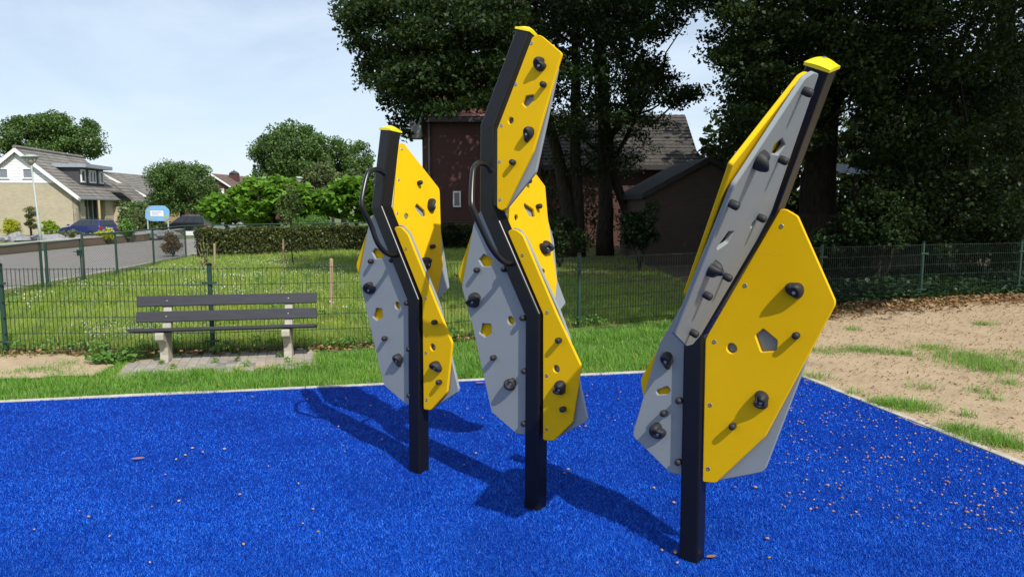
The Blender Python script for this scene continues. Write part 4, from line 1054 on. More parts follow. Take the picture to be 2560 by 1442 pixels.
for x in (369, 420):
    c = at(x, 550, Ysg+0.06); MB().tube([Vector((c.x, c.y, 0)), Vector((c.x, c.y, c.z+0.3))], 0.04, 8).build('post', MATS['galvanised'], sg)

def lamp(label, base, top, hr):
    l = empty('street_lamp', base, label, 'street lamp', 'street lamps'); b_, t_ = Vector(base), Vector(top); d = (t_-b_).normalized()
    MB().tube([b_, b_.lerp(t_, 0.28), b_.lerp(t_, 0.29), t_], [0.062, 0.056, 0.046, 0.034], 12).build('pole', MATS['galvanised'], l, smooth=True)
    M = Matrix.Translation(t_) @ frame(d, 0, Vector((1, 0, 0)))
    MB().lathe([(0.05, -0.02), (hr*0.35, 0.06), (hr*0.93, 0.30)], 16, M).build('lamp_shade', MATS['lamp_glass'], l, smooth=True)
    MB().lathe([(hr*1.03, 0.30), (hr*1.05, 0.34), (hr*0.6, 0.40), (0.03, 0.42)], 16, M).build('lamp_hood', MATS['galvanised'], l, smooth=True)
Yl = 30.5; lamp('grey street lamp standing before the dormer house', Vector((at(104, 610, Yl).x, Yl, 0)), at(78, 412, Yl), 0.33)
Yl = 47.0; lamp('far street lamp rising behind the catalpa trees', Vector((at(747, 560, Yl).x, Yl, 0)), at(747, 458, Yl), 0.27)

# ================================================================== front garden over the road
ga_ = MB(); pts = [Vector(p).to_3d() for p in ((-18.9, 25.5), (-19.2, 32), (-19.0, 37.0), (-20.0, 41.3), (-20.6, 45.0))]
gw = empty('garden_wall', pts[0], 'low red brick retaining wall along the road before the gardens', 'wall')
for i in range(len(pts)-1):
    a, c = pts[i], pts[i+1]; d = (c-a); n = Vector((d.y, -d.x, 0)).normalized()
    MB().obox((a+c)/2 + ZUP*0.16, d*0.5, n*0.11, ZUP*0.16).build('wall_length', MATS['brick_garden'], gw)
    MB().obox((a+c)/2 + ZUP*0.345, d*0.5, n*0.135, ZUP*0.022).build('coping', MATS['kerb_concrete'], gw)
gl = [(-19.3, 25.5), (-19.6, 32), (-19.0, 37.2), (-16.8, 41.3), (-14.4, 44.3), (-20, 60), (-60, 60), (-60, 25.5)]
vs = []; RW = 8
ys_ = [25.5, 28, 32, 35, 37.2, 41.3, 44.3, 48, 53]; ed = [-19.3, -19.45, -19.6, -19.3, -19.2, -20.2, -20.6, -21.5, -22.5]
for y_, e_ in zip(ys_, ed):
    for t in range(RW+1): x_ = e_-t*5.5; vs.append((x_, y_, hgt(x_, y_)+0.12))
o = MB().add(vs, [(j*(RW+1)+i, j*(RW+1)+i+1, (j+1)*(RW+1)+i+1, (j+1)*(RW+1)+i) for j in range(len(ys_)-1) for i in range(RW)]).build('garden_lawn', MATS['soil_grass']); o['kind'] = 'structure'

def rock(px, py, Y, r_, label):
    rs = random.Random(int(px*7+py)); bm = bmesh.new(); bmesh.ops.create_icosphere(bm, subdivisions=2, radius=1)
    ph = [rs.random()*6 for _ in range(6)]
    for v in bm.verts:
        c = v.co; k = 1+0.22*math.sin(c.x*3+ph[0])+0.2*math.sin(c.y*4+ph[1])+0.16*math.sin(c.z*5+ph[2]); v.co = Vector((c.x*k*1.25, c.y*k, c.z*k*0.72))
    me = bpy.data.meshes.new('garden_rock'); bm.to_mesh(me); bm.free(); o = link('garden_rock', me, MATS['rock'])
    q = at(px, py, Y); o.location = (q.x, Y, 0.12+r_*0.3); o.scale = (r_, r_, r_); o.rotation_euler = (0, 0, rs.random()*6); tag(o, label, 'rock', 'grey garden rocks')
rk = [(6, 590, .32), (30, 586, .38), (55, 594, .30), (80, 596, .25), (94, 589, .36), (120, 596, .34), (140, 592, .40), (165, 598, .26), (205, 598, .30), (222, 594, .34), (246, 598, .28)]
ORD = ('first', 'second', 'third', 'fourth', 'fifth', 'sixth', 'seventh', 'eighth', 'ninth', 'tenth', 'eleventh')
for i, (x, y, r_) in enumerate(rk): rock(x, y, 33.5+0.4*math.sin(i*2.1), r_, 'grey rock, %s from the left edge in the front garden row' % ORD[i])
for i, (x, y, r_) in enumerate([(352, 575, .30), (372, 580, .36), (392, 578, .33), (412, 582, .30), (432, 577, .34), (440, 590, .22), (385, 590, .28)]): rock(x, y, 38.6+0.3*math.sin(i*1.7), r_, 'pale rock below the blue sign, %s in the heap' % ('leftmost', 'second from left', 'upper middle', 'fourth from left', 'rightmost upper', 'lowest right', 'lowest middle')[i])
# ================================================================== vegetation
def crown(parent, clumps, L, W, mat, name='crown', updir=0.35, droop=0.0, shell=0.5):
    Cs = [ball(n, c, r, fl, shell) for (c, r, n, fl) in clumps]
    return soup(name, leaf_quads(np.concatenate(Cs), L, W, updir, 0.18, droop), 4, MATS[mat], parent)
def limbs(parent, segs, mat='bark', k=7, name='limb'):
    for pts, rs in segs: MB().tube(pts, rs, k).build(name, MATS[mat], parent, smooth=True)
def wig(a, c, n=5, amp=0.12):
    a, c = Vector(a), Vector(c); L = (c-a).length; out = []
    for i in range(n+1):
        t = i/n; p = a.lerp(c, t)
        if 0 < i < n: p += Vector((random.uniform(-1, 1), random.uniform(-1, 1), random.uniform(-1, 1)))*amp*L*0.25
        out.append(p)
    return out
def tree(name, label, cat, base, trunk_top, tr, clumps, L, W, mat, group=None, nl=6, updir=0.35, crown_name='crown', bark='bark'):
    base = Vector(base); t = empty(name, base, label, cat, group); tt = Vector(trunk_top)
    p = wig(base - ZUP*0.05, tt, 5, 0.08); MB().tube(p, [tr*(1.25 if i == 0 else 1-0.09*i) for i in range(len(p))], 9).build('trunk', MATS[bark], t, smooth=True)
    idx = random.sample(range(len(clumps)), min(nl, len(clumps)))
    for i in idx:
        c = Vector(clumps[i][0]); s = base.lerp(tt, random.uniform(0.7, 1.0)); pts = wig(s, c, 4, 0.2)
        MB().tube(pts, [tr*0.4, tr*0.3, tr*0.2, tr*0.12, tr*0.05], 6).build('limb', MATS[bark], t, smooth=True)
    crown(t, clumps, L, W, mat, crown_name, updir); return t
def blob_clumps(c, r, n, cr, per, flat=(1, 1, 0.85), shell=0.33):
    pts = ball(n, c, 1.0, np.array(r)*1.0, shell); return [(p, cr*(0.7+0.6*random.random()), per, flat) for p in pts]
def px_ball(px, py, Y, rpx): q = at(px, py, Y); return q, rpx*Y/FPX

# ---- trees round the houses
q, r_ = px_ball(135, 352, 88, 125)
tree('broadleaf_tree', 'large round-topped tree behind the dormer house', 'tree', (q.x, 88, -0.8), (q.x, 88, q.z), 0.4, blob_clumps(q, (6.0, 4.2, 3.1), 130, 1.1, 300), 0.28, 0.18, 'tree_leaf', 'trees behind the houses')
q, r_ = px_ball(452, 466, 76, 90)
tree('broadleaf_tree', 'dense bushy tree between the low yellow house and the far red one', 'tree', (q.x, 76, -0.7), (q.x, 76, q.z), 0.3, blob_clumps(q, (3.6, 3.2, 2.75), 120, 0.85, 260), 0.22, 0.12, 'tree_leaf', 'trees behind the houses')
q, r_ = px_ball(735, 385, 62, 90)
tree('broadleaf_tree', 'tall broad tree rising behind the catalpa trees', 'tree', (q.x, 62, 0), (q.x, 62, q.z), 0.35, blob_clumps(q, (3.1, 2.8, 2.4), 120, 0.8, 260) + blob_clumps(at(690, 430, 61), (1.6, 1.5, 1.0), 20, 0.6, 220), 0.22, 0.13, 'tree_leaf', 'trees behind the houses')
q, r_ = px_ball(858, 415, 66, 70)
tree('broadleaf_tree', 'lower dark tree leaning down to the left climbing pole', 'tree', (q.x, 66, 0), (q.x, 66, q.z), 0.3, blob_clumps(q, (2.6, 2.4, 2.2), 80, 0.7, 240) + blob_clumps(at(910, 440, 66), (1.2, 1.2, 1.2), 24, 0.5, 200), 0.22, 0.13, 'tree_leaf', 'trees behind the houses')
q, r_ = px_ball(830, 450, 50, 50)
tree('olive_bush', 'olive green bush between the two catalpa crowns', 'bush', (q.x, 50, 0), (q.x, 50, q.z), 0.12, blob_clumps(q, (1.9, 1.2, 1.1), 40, 0.5, 110), 0.2, 0.12, 'olive_leaf')
q = at(637, 440, 90)
tree('conifer_tree', 'slim dark conifer tip far behind the catalpa', 'tree', (q.x, 90, 0), (q.x, 90, q.z), 0.15, [((q.x, 90, q.z+1.2-k*0.45), 0.18+k*0.06, 120, (1, 1, 1.2)) for k in range(9)], 0.2, 0.1, 'conifer_leaf')
# ---- catalpas with big bright leaves
def catalpa(label, px, py, Y, rx, rz, n):
    q = at(px, py, Y)
    cl = [(np.array(q) + unit(np.array([[random.gauss(0, 1), random.gauss(0, 1), random.gauss(0.35, 0.8)]]))[0]*np.array([rx, rx*0.9, rz])*random.uniform(0.72, 1.0), 0.36, 40, (1.2, 1.2, 0.75)) for _ in range(n)]
    tree('catalpa_tree', label, 'tree', (q.x, Y, 0), (q.x, Y, q.z-rz*0.4), 0.09, cl, 0.26, 0.24, 'catalpa_leaf', 'catalpa trees', 5, 0.8)
catalpa('largest round catalpa with bright green leaves above the clipped hedge', 684, 508, 32.5, 1.85, 1.1, 150)
catalpa('catalpa right of the largest one, behind the young tree', 800, 522, 33.5, 1.25, 0.80, 80)
catalpa('catalpa crown just left of the shortest climbing pole', 890, 500, 32.0, 1.05, 0.95, 70)
catalpa('low spreading catalpa half hiding the black off-roader', 566, 525, 34.0, 1.05, 0.62, 66)
# ---- hedge
hd = empty('clipped_hedge', (-8.5, 26.0, 0), 'clipped brownish green hedge along the meadow edge', 'hedge')
ha, hb, hc = Vector((-10.9, 25.0, 0)), Vector((-6.9, 29.0, 0)), Vector((-1.2, 31.2, 0))
Cs = []
for a, c in ((ha, hb), (hb, hc)):
    d = (c-a); L = d.length; n = int(15000*L/5.5); t = rng.random(n); v = (rng.random(n)-0.5)*0.7; z = 1.0*rng.random(n)**0.7
    nn = np.array([d.y, -d.x, 0])/L; Cs.append(np.array(a)+np.outer(t, np.array(d))+np.outer(v, nn)+np.stack([0*z, 0*z, z*(0.94+0.10*vnoise(t*L, t*0, 3))], 1))
    MB().obox((a+c)/2+ZUP*0.42, d*0.495, Vector(nn)*0.22, ZUP*0.42).build('hedge_core', MATS['hedge_core'], hd)
soup('foliage', leaf_quads(np.concatenate(Cs), 0.085, 0.06), 4, MATS['hedge_leaf'], hd)
def shrub(name, label, px, py, Y, rx, rz, n, L, W, mat, z0=None, cat='shrub', group=None, per=60, cr=0.16):
    q = at(px, py, Y); zc = q.z if z0 is None else z0
    t = empty(name, (q.x, Y, 0), label, cat, group)
    for k in range(4): MB().tube(wig((q.x, Y, 0), (q.x+random.uniform(-rx, rx)*0.5, Y+random.uniform(-rx, rx)*0.5, zc), 3, 0.2), [0.025, 0.02, 0.014, 0.006], 5).build('stem', MATS['bark'], t)
    cl = blob_clumps((q.x, Y, zc), (rx, rx, rz), n, cr, per, (1, 1, 0.9), 0.4); crown(t, cl, L, W, mat, 'foliage'); return t
shrub('copper_shrub', 'small reddish copper shrub at the corner of the chain-link fence', 432, 622, 25.2, 0.30, 0.42, 26, 0.08, 0.05, 'copper_leaf', 0.42)
shrub('topiary_ball', 'lime green clipped topiary ball beside the blue car', 124, 568, 34.0, 0.36, 0.34, 60, 0.05, 0.03, 'lime_leaf', per=90, cr=0.09)
shrub('grey_shrub', 'loose grey green shrub left of the blue car', 172, 590, 34.2, 0.55, 0.26, 40, 0.09, 0.05, 'grey_leaf')
shrub('yellow_shrub', 'low yellow leaved shrub before the blue car wheel', 264, 588, 33.8, 0.38, 0.20, 36, 0.08, 0.05, 'yellow_leaf')
shrub('green_shrub', 'upright green shrub right of the yellow shrub', 318, 572, 35.5, 0.34, 0.50, 36, 0.10, 0.05, 'weed_leaf', 0.7)
shrub('tall_grass_clump', 'brownish grassy clump left of the blue sign', 335, 555, 40.5, 0.75, 0.75, 50, 0.22, 0.04, 'olive_leaf', 0.85)
shrub('brown_shrub', 'brown flowering shrub behind the blue sign', 372, 540, 44, 0.95, 0.9, 46, 0.16, 0.05, 'olive_leaf', 1.0)
shrub('variegated_shrub', 'pale variegated shrub among the rocks at the left edge', 28, 570, 34.0, 0.40, 0.52, 40, 0.09, 0.05, 'yellow_leaf', 0.72)
shrub('green_hedge', 'dark green hedge between the dormer house and the low one', 336, 525, 50, 1.0, 0.9, 60, 0.16, 0.10, 'tree_leaf', 1.25, 'hedge', cr=0.3)
shrub('ornamental_grass', 'soft tuft of pale ornamental grass before the dark hedge', 778, 556, 31.5, 0.75, 0.42, 60, 0.30, 0.022, 'weed_leaf', 0.95)
tc = empty('cloud_topiary', (at(78, 570, 34.3).x, 34.3, 0), 'cloud-pruned topiary tree with stacked pads beside the street lamp', 'tree')
MB().tube(wig((tc.location.x, 34.3, 0), (tc.location.x-0.05, 34.3, 1.65), 4, 0.2), [0.06, 0.05, 0.045, 0.04, 0.03], 7).build('trunk', MATS['bark'], tc)
for (x, y, r1_) in ((76, 524, 0.30), (84, 535, 0.22), (72, 540, 0.20), (78, 552, 0.20), (70, 560, 0.17), (84, 566, 0.24)):
    q = at(x, y, 34.3); crown(tc, [(q, r1_, 420, (1.1, 1, 0.62))], 0.06, 0.035, 'hedge_leaf', 'foliage')
# ---- young tree and sapling in the meadow
p = gp(733, 666); yt = at(726, 548, p.y)
tree('young_tree', 'slender young tree with thin trunk standing in the meadow', 'tree', p, yt, 0.022, [(at(x, y, p.y+random.uniform(-.2, .2)), 0.22, 70, (1, 1, 1)) for x, y in ((722, 470), (735, 490), (715, 500), (728, 520), (745, 512), (705, 520), (722, 545), (738, 540), (730, 480), (718, 530))], 0.075, 0.035, 'olive_leaf', nl=8)
p = gp(514, 674); sp_ = empty('bare_sapling', p, 'leafless sapling with a few low leaves beside a stake', 'sapling')
for (x, y) in ((500, 602), (508, 590), (494, 618), (522, 612)): MB().tube(wig(p, at(x, y, p.y), 4, 0.15), [0.014, 0.011, 0.008, 0.005, 0.003], 5).build('stem', MATS['wood_stake'], sp_)
crown(sp_, [(at(x, y, p.y), 0.10, 26, (1, 1, 1)) for x, y in ((510, 640), (516, 652), (512, 628), (508, 660))], 0.07, 0.04, 'olive_leaf', 'foliage')

# ================================================================== oaks
def sample_px(poly, n):
    xs = [p[0] for p in poly]; ys = [p[1] for p in poly]; out = []
    while len(out) < n:
        x = rng.random(400)*(max(xs)-min(xs))+min(xs); y = rng.random(400)*(max(ys)-min(ys))+min(ys); k = inpoly(x, y, poly); out += list(zip(x[k], y[k]))
    return out[:n]
def px_clumps(poly, n, y0, y1, r0, r1, per):
    return [(at(x, y, random.uniform(y0, y1)), random.uniform(r0, r1), per, (1.35, 1.35, 0.6)) for x, y in sample_px(poly, n)]
def vol_clumps(c, rad, n, r0, r1, per, zmin=-9):
    out = []
    while len(out) < n:
        p = ball(1, c, 1.0, np.array(rad), 0.4)[0]
        if p[2] > zmin: out.append((p, random.uniform(r0, r1), per, (1.2, 1.2, 0.7)))
    return out
def oak(label, stems, clumps, high, L=0.105, nl=14):
    b = Vector(stems[0][0][0]); t = empty('oak_tree', (b.x, b.y, 0), label, 'tree', 'old oaks behind the fence')
    for pts, rs in stems:
        P = []
        for i in range(len(pts)-1):
            w = wig(pts[i], pts[i+1], 3, 0.05); P += w if i == 0 else w[1:]
        k = len(P); rr = np.interp(np.linspace(0, 1, k), np.linspace(0, 1, len(rs)), rs)
        MB().tube(P, list(rr), 11).build('trunk', MATS['bark'], t, smooth=True)
    tips = [c for c in clumps]
    for i in random.sample(range(len(tips)), min(nl, len(tips))):
        c = Vector(tips[i][0]); st = random.choice(stems)[0]; s = Vector(st[-1]).lerp(Vector(st[-2]), random.random()*0.8)
        w = wig(s, c, 5, 0.22); MB().tube(w, [0.085, 0.065, 0.05, 0.035, 0.022, 0.008], 6).build('limb', MATS['bark'], t, smooth=True)
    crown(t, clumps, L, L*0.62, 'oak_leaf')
    if high: crown(t, high, 0.24, 0.16, 'oak_leaf', 'upper_crown')
    return t
def tp(px, py, Y): q = at(px, py, Y); return (q.x, q.y, q.z)
def gpt(px, Y): q = at(px, 500, Y); return (q.x, Y, -0.05)

PL1 = [(838, -10), (868, 70), (905, 130), (935, 205), (965, 235), (1000, 275), (1060, 290), (1150, 270), (1230, 262), (1300, 270), (1300, -10)]
PL2 = [(1240, -10), (1240, 300), (1340, 320), (1450, 345), (1560, 300), (1620, 265), (1640, 180), (1600, 120), (1640, 60), (1660, -10)]
PL3 = [(1560, 150), (1640, 150), (1700, 175), (1752, 215), (1735, 250), (1690, 268), (1620, 265), (1560, 270)]
PL4 = [(1600, -10), (1780, -10), (1740, 30), (1700, 60), (1660, 100), (1590, 110)]
PR1 = [(1775, -10), (1800, 60), (1765, 95), (1800, 150), (1790, 185), (1835, 235), (1805, 270), (1850, 330), (1805, 375), (1880, 392), (2000, 380), (2060, 330), (2080, 250), (2085, -10)]
PR2 = [(2060, -10), (2090, 235), (2150, 245), (2165, 330), (2130, 380), (2170, 430), (2260, 470), (2340, 480), (2340, -10)]
PR3 = [(2300, -10), (2300, 480), (2400, 560), (2600, 590), (2600, -10)]
YO = 25.0
# crown above the frame throws the shade over house, fence and lawn
oak('many-stemmed oak before the dark brick house, its left stem leaning left',
    [([gpt(1436, YO), tp(1420, 520, YO), tp(1398, 400, YO), tp(1330, 150, YO-1), tp(1250, -120, YO-2)], [0.36, 0.24, 0.20, 0.15, 0.08]),
     ([gpt(1446, YO+0.1), tp(1440, 440, YO), tp(1440, 200, YO), tp(1445, -150, YO-0.5)], [0.30, 0.20, 0.17, 0.10])],
    px_clumps(PL1, 380, 15.0, 20, 0.2, 0.44, 125) + px_clumps(PL2, 160, 17.5, 27, 0.3, 0.55, 120) + [(at(x, y, 16.5), 0.20, 70, (1, 1, 1)) for x, y in ((985, 298), (1002, 318), (1012, 335), (1018, 300), (960, 260), (890, 95), (862, 40), (915, 170))],
    vol_clumps((4.2, 20.5, 11.0), (5.2, 6.0, 3.0), 210, 0.8, 1.2, 80, 8.0) + vol_clumps((1.2, 27.5, 9.6), (4.2, 3.2, 2.4), 110, 0.7, 1.0, 80, 7.4), nl=22)
oak('straight oak trunk with a second stem joining it from the right',
    [([gpt(1515, YO+0.6), tp(1514, 480, YO+0.6), tp(1510, 300, YO+0.5), tp(1500, 100, YO), tp(1510, -140, YO)], [0.34, 0.235, 0.22, 0.18, 0.10]),
     ([gpt(1582, YO+0.9), tp(1572, 540, YO+0.8), tp(1535, 440, YO+0.7), tp(1522, 330, YO+0.6)], [0.26, 0.19, 0.15, 0.12])],
    px_clumps(PL2, 100, 18, 27, 0.36, 0.6, 110) + px_clumps(PL3, 56, 18.5, 24, 0.26, 0.46, 90) + px_clumps(PL4, 40, 18, 24, 0.28, 0.5, 90) + px_clumps([(1340, 330), (1600, 280), (1640, 330), (1600, 420), (1380, 440)], 34, 24, 28, 0.3, 0.5, 90) + px_clumps([(1560, 270), (1690, 275), (1700, 330), (1600, 400), (1480, 400)], 26, 26, 31, 0.3, 0.5, 80),  # last group of clumps is added over the wing roof to darken it
    vol_clumps((6.5, 19.0, 10.8), (5.2, 6.5, 3.2), 190, 0.8, 1.2, 80, 7.6) + vol_clumps((5.6, 28.0, 11.2), (3.4, 2.6, 1.7), 90, 0.7, 1.0, 80, 9.6), nl=20)
oak('massive oak trunk right behind the nearest climbing pole',
    [([gpt(2050, 21.0), tp(2048, 480, 21), tp(2056, 300, 21), tp(2075, 80, 20.5), tp(2070, -160, 20)], [0.62, 0.44, 0.42, 0.34, 0.2]),
     ([tp(2066, 300, 21), tp(2100, 240, 20.6), tp(2200, 150, 19.5), tp(2330, 60, 18)], [0.20, 0.16, 0.13, 0.08])],
    px_clumps(PR1, 290, 15.5, 22.5, 0.22, 0.46, 125) + px_clumps(PR2, 260, 15.5, 23, 0.26, 0.52, 120),
    vol_clumps((11.5, 15.5, 10.2), (5.2, 6.0, 3.2), 190, 0.8, 1.2, 80, 7.0), nl=24)
oak('oak at the right edge whose leaves hang low to the ivy',
    [([gpt(2530, 20.5), tp(2535, 420, 20.5), tp(2520, 200, 20), tp(2510, -150, 19)], [0.42, 0.30, 0.26, 0.14]),
     ([tp(2535, 420, 20.5), tp(2440, 250, 19.5), tp(2340, 120, 18.5)], [0.16, 0.12, 0.06])],
    px_clumps(PR3, 290, 15.0, 22.5, 0.34, 0.6, 110) + px_clumps([(2180, 430), (2560, 430), (2560, 620), (2250, 560)], 130, 16, 23, 0.3, 0.6, 90),
    vol_clumps((6.6, 7.8, 8.6), (4.5, 3.6, 1.9), 190, 0.7, 1.0, 80, 6.2) + vol_clumps((14.5, 13.5, 9.6), (4.6, 5.6, 3.2), 150, 0.8, 1.2, 80, 6.8), nl=18)  # first mass, unseen and apart from the trunk, is added to shade the lawn
q = at(2112, 370, 40)
tree('sunlit_tree', 'sunlit green tree seen through the gap beside the massive trunk', 'tree', (q.x, 40, 0), (q.x, 40, q.z), 0.2, blob_clumps(q, (1.6, 1.4, 1.6), 50, 0.5, 100), 0.2, 0.12, 'olive_leaf')
q = at(1815, 392, 55)
tree('far_tree', 'far treetop peeping over the shed roof', 'tree', (q.x, 55, 0), (q.x, 55, q.z), 0.2, blob_clumps((q.x, q.y, q.z-0.7), (1.6, 1.4, 1.0), 30, 0.5, 100), 0.2, 0.12, 'olive_leaf')
Cs = [ball(80, at(x, y, random.uniform(28, 31.5)), random.uniform(0.4, 0.8), (1, 1, .8)) for x, y in sample_px([(1310, 440), (1380, 380), (1600, 400), (1640, 610), (1310, 620)], 46)]
Cs += [ball(80, at(x, y, random.uniform(23.5, 26)), random.uniform(0.35, 0.7), (1, 1, .8)) for x, y in sample_px([(2080, 470), (2560, 380), (2560, 640), (2080, 620)], 120)]
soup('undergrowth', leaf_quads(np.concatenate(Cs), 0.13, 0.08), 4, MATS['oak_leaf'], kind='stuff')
# ---- undergrowth in the shade
for i, (x, y, Y, rx, rz, n, lab) in enumerate(((2205, 560, 15.6, 0.75, 0.75, 70, 'leafy young oak shrub behind the right fence post'), (2120, 610, 16.2, 0.8, 0.6, 50, 'dark shrub at the foot of the massive oak trunk'), (2330, 590, 16.2, 0.95, 0.85, 80, 'dark broad shrub right of the leafy oak shrub'), (2470, 590, 16.4, 1.0, 0.95, 90, 'dark shrub towards the right edge above the ivy'),
        (1130, 596, 30.5, 1.1, 0.6, 50, 'dark shrub against the red brick wall below its small window'), (1600, 560, 19.5, 0.6, 0.6, 40, 'leafy sucker growth at the foot of the right-hand oak stem'), (1400, 590, 20.5, 0.9, 0.5, 40, 'low dark shrub behind the leaning oak stem'))):
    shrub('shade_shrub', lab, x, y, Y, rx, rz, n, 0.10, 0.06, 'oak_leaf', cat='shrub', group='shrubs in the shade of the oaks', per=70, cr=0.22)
# far wood that closes the view behind the right-hand garden
Cs = []
for k in range(420):
    Cs.append(ball(90, (random.uniform(9.0, 40), random.uniform(28, 36), random.uniform(0.3, 8.5)), random.uniform(0.7, 1.2), (1, 1, .8)))
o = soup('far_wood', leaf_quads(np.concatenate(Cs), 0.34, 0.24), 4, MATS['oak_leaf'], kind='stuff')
# ================================================================== grass, weeds, litter
fence_y = lambda x: np.interp(x, [p.x for p in fpts], [p.y for p in fpts])
def clear(x, y):
    k = ~inpoly(x, y, pad) & ~inpoly(x, y, PADP)
    return k
# mown strip between pad and fence
x, y = scatter([(-12, 6), (6, 6), (6, 12.5), (-12, 12.5)], 500000, 6.2, 12.4, 1.2)
k = ~inpoly(x, y, PADP) & (y < fence_y(x)+0.4) & (~inpoly(x, y, soilp) | (rng.random(len(x)) < 0.9*np.clip(vnoise(x, y, 2.6, 11)-0.42, 0, 1)*1.6)) & ~inpoly(x, y, sand)
den = vnoise(x, y, 2.2, 1)*0.6+vnoise(x, y, 7.0, 4)*0.4
edge_n = ((np.stack([x, y], 1)-np.array(MC)) @ np.array(nb))            # distance behind the pad edge
bare = np.clip((y-(fence_y(x)-0.55))/0.5, 0, 1)*0.75 * (x > -6)
k &= (rng.random(len(x)) < 0.35+0.9*den-bare) & (edge_n > -0.02+0.13*vnoise(x, y, 2.3, 8))
x, y, den = x[k], y[k], den[k]
P = np.stack([x, y, np.full_like(x, -0.018)], 1); h = 0.030+0.055*den
soup('lawn_grass', blades(P, h, 0.0040+0.0004*y, 0.8), 3, MATS['lawn_blade'], kind='stuff')
# meadow beyond the fence
def roadx(y): return np.interp(y, [6, 14, 20, 27, 34], [-10.6, -10.3, -10.7, -11.4, -11.0])
x, y = scatter([(-12, 8), (4, 8), (4, 31), (-12, 31)], 900000, 8.4, 30.5, 1.7)
k = (y > fence_y(x)+0.05) & (x > roadx(y)) & (y < np.interp(x, [-11, -7, -1, 6], [24.6, 28.6, 30.8, 31]))
den = vnoise(x, y, 0.9, 3)*0.55+vnoise(x, y, 3.1, 6)*0.45
k &= rng.random(len(x)) < 0.4+den
x, y, den = x[k], y[k], den[k]
P = np.stack([x, y, np.full_like(x, -0.018)], 1)
h = (0.05+0.12*den)*np.where(x > -0.5, 0.6, 1.0)
soup('meadow_grass', blades(P, h, 0.0035+0.00042*y, 0.9), 3, MATS['meadow_blade'], kind='stuff')
# garden lawn across the road, short
x, y = scatter([(-40, 25), (-19, 25), (-19, 33), (-40, 33)], 60000, 25, 33.5, 1.1, 1.3)
k = x < np.interp(y, [25.5, 32, 37], [-19.6, -19.9, -19.3]); P = np.stack([x[k], y[k], np.full(k.sum(), 0.11)], 1)
soup('garden_grass', blades(P, 0.05, 0.02, 0.8), 3, MATS['lawn_blade'], kind='stuff')
# broad leaved weeds in the meadow and along the fences
def weeds(name, pts, L, W, mat, per, r, z=0.05, kind='stuff', updir=0.7):
    Cs = [ball(per, (px_, py_, z+random.random()*z), r*(0.6+0.8*random.random()), (1, 1, 0.6)) for px_, py_ in pts]
    V = np.concatenate(Cs); V[:, 2] = np.abs(V[:, 2])+0.01
    return soup(name, leaf_quads(V, L, W, updir), 4, MATS[mat], kind=kind)
n = 200; wx = rng.uniform(-9.5, 1.5, n*3); wy = rng.uniform(9.0, 24, n*3); k = (wy > fence_y(wx)+0.1) & (wx > roadx(wy)+0.2) & (vnoise(wx, wy, 0.8, 9) > 0.46)
weeds('meadow_weeds', list(zip(wx[k], wy[k]))[:n], 0.05, 0.026, 'weed_leaf', 26, 0.14, 0.08)
fx = rng.uniform(-8.5, 1.5, 60); weeds('fence_weeds', [(a, fence_y(a)+rng.normal(0.0, 0.10)) for a in fx], 0.06, 0.025, 'weed_leaf', 26, 0.11, 0.06)
bx_ = [(at(290, 908, 7.95).x+rng.normal(0, .12), 7.95+rng.normal(0, .10)) for _ in range(9)]
weeds('corner_weeds', bx_, 0.07, 0.045, 'weed_leaf', 40, 0.10, 0.05)
weeds('paver_weeds', [(A+ex_*u+ey_*v)[:2] for ex_, ey_ in [((Bq-A).normalized(), Vector((-(Bq-A).normalized().y, (Bq-A).normalized().x, 0)))] for u, v in ((0.5, .12), (.9, .30), (1.15, .33), (1.62, .42), (1.7, .1), (1.25, .02), (.35, .4))], 0.05, 0.012, 'lawn_blade', 34, 0.05, 0.02)
# flowers
def flowers(name, n, fx, fy, mat, s, zz, th=0.55, seed=1, spread=0.05):
    x = rng.uniform(*fx, n*6); y = rng.uniform(*fy, n*6); k = (y > fence_y(x)+0.1) & (x > roadx(y)+0.15) & (vnoise(x, y, 0.9, seed) > th); x, y = x[k][:n], y[k][:n]
    C_ = np.stack([x, y, zz[0]+rng.random(len(x))*(zz[1]-zz[0])], 1)
    return soup(name, leaf_quads(C_, s, s*0.9, 1.6), 4, MATS[mat], kind='stuff')
flowers('white_wildflowers', 2600, (-9.5, -2.2), (11.5, 22), 'white_flower', 0.024, (0.10, 0.22), 0.56, 1)
flowers('white_wildflowers', 900, (-6.5, -3.6), (8.9, 10.2), 'white_flower', 0.014, (0.05, 0.20), 0.50, 4)
flowers('yellow_wildflowers', 420, (-7.5, 0.8), (9.2, 16), 'yellow_flower', 0.022, (0.07, 0.20), 0.48, 2)
# tufts on the sand
tufts = [(2240, 1015, .30, 240), (2290, 1022, .22, 160), (2210, 1010, .15, 90), (2460, 1095, .30, 220), (2390, 1075, .22, 140), (2500, 1110, .2, 120), (2540, 1120, .15, 80), (2160, 878, .35, 200), (2250, 885, .25, 120), (2430, 905, .55, 420), (2480, 925, .4, 260), (2400, 890, .4, 200), (2540, 915, .45, 160), (2330, 872, .3, 150), (2560, 890, .5, 150), (2130, 825, .18, 60), (2460, 812, .22, 80), (2310, 970, .2, 50), (2450, 980, .2, 50), (2030, 945, .25, 110), (2060, 880, .35, 120), (2420, 1040, .12, 30), (2140, 985, .16, 40), (2480, 1000, .12, 30), (2520, 960, .2, 60)]
Ps = []
for (px_, py_, r_, n_) in tufts:
    c = G(px_, py_); q = rng.normal(size=(n_*2, 2))*r_*0.45; Ps.append(np.stack([c.x+q[:, 0], c.y+q[:, 1]*0.8, np.zeros(n_*2)], 1))
P = np.concatenate(Ps); k = ~inpoly(P[:, 0], P[:, 1], pad); P = P[k]
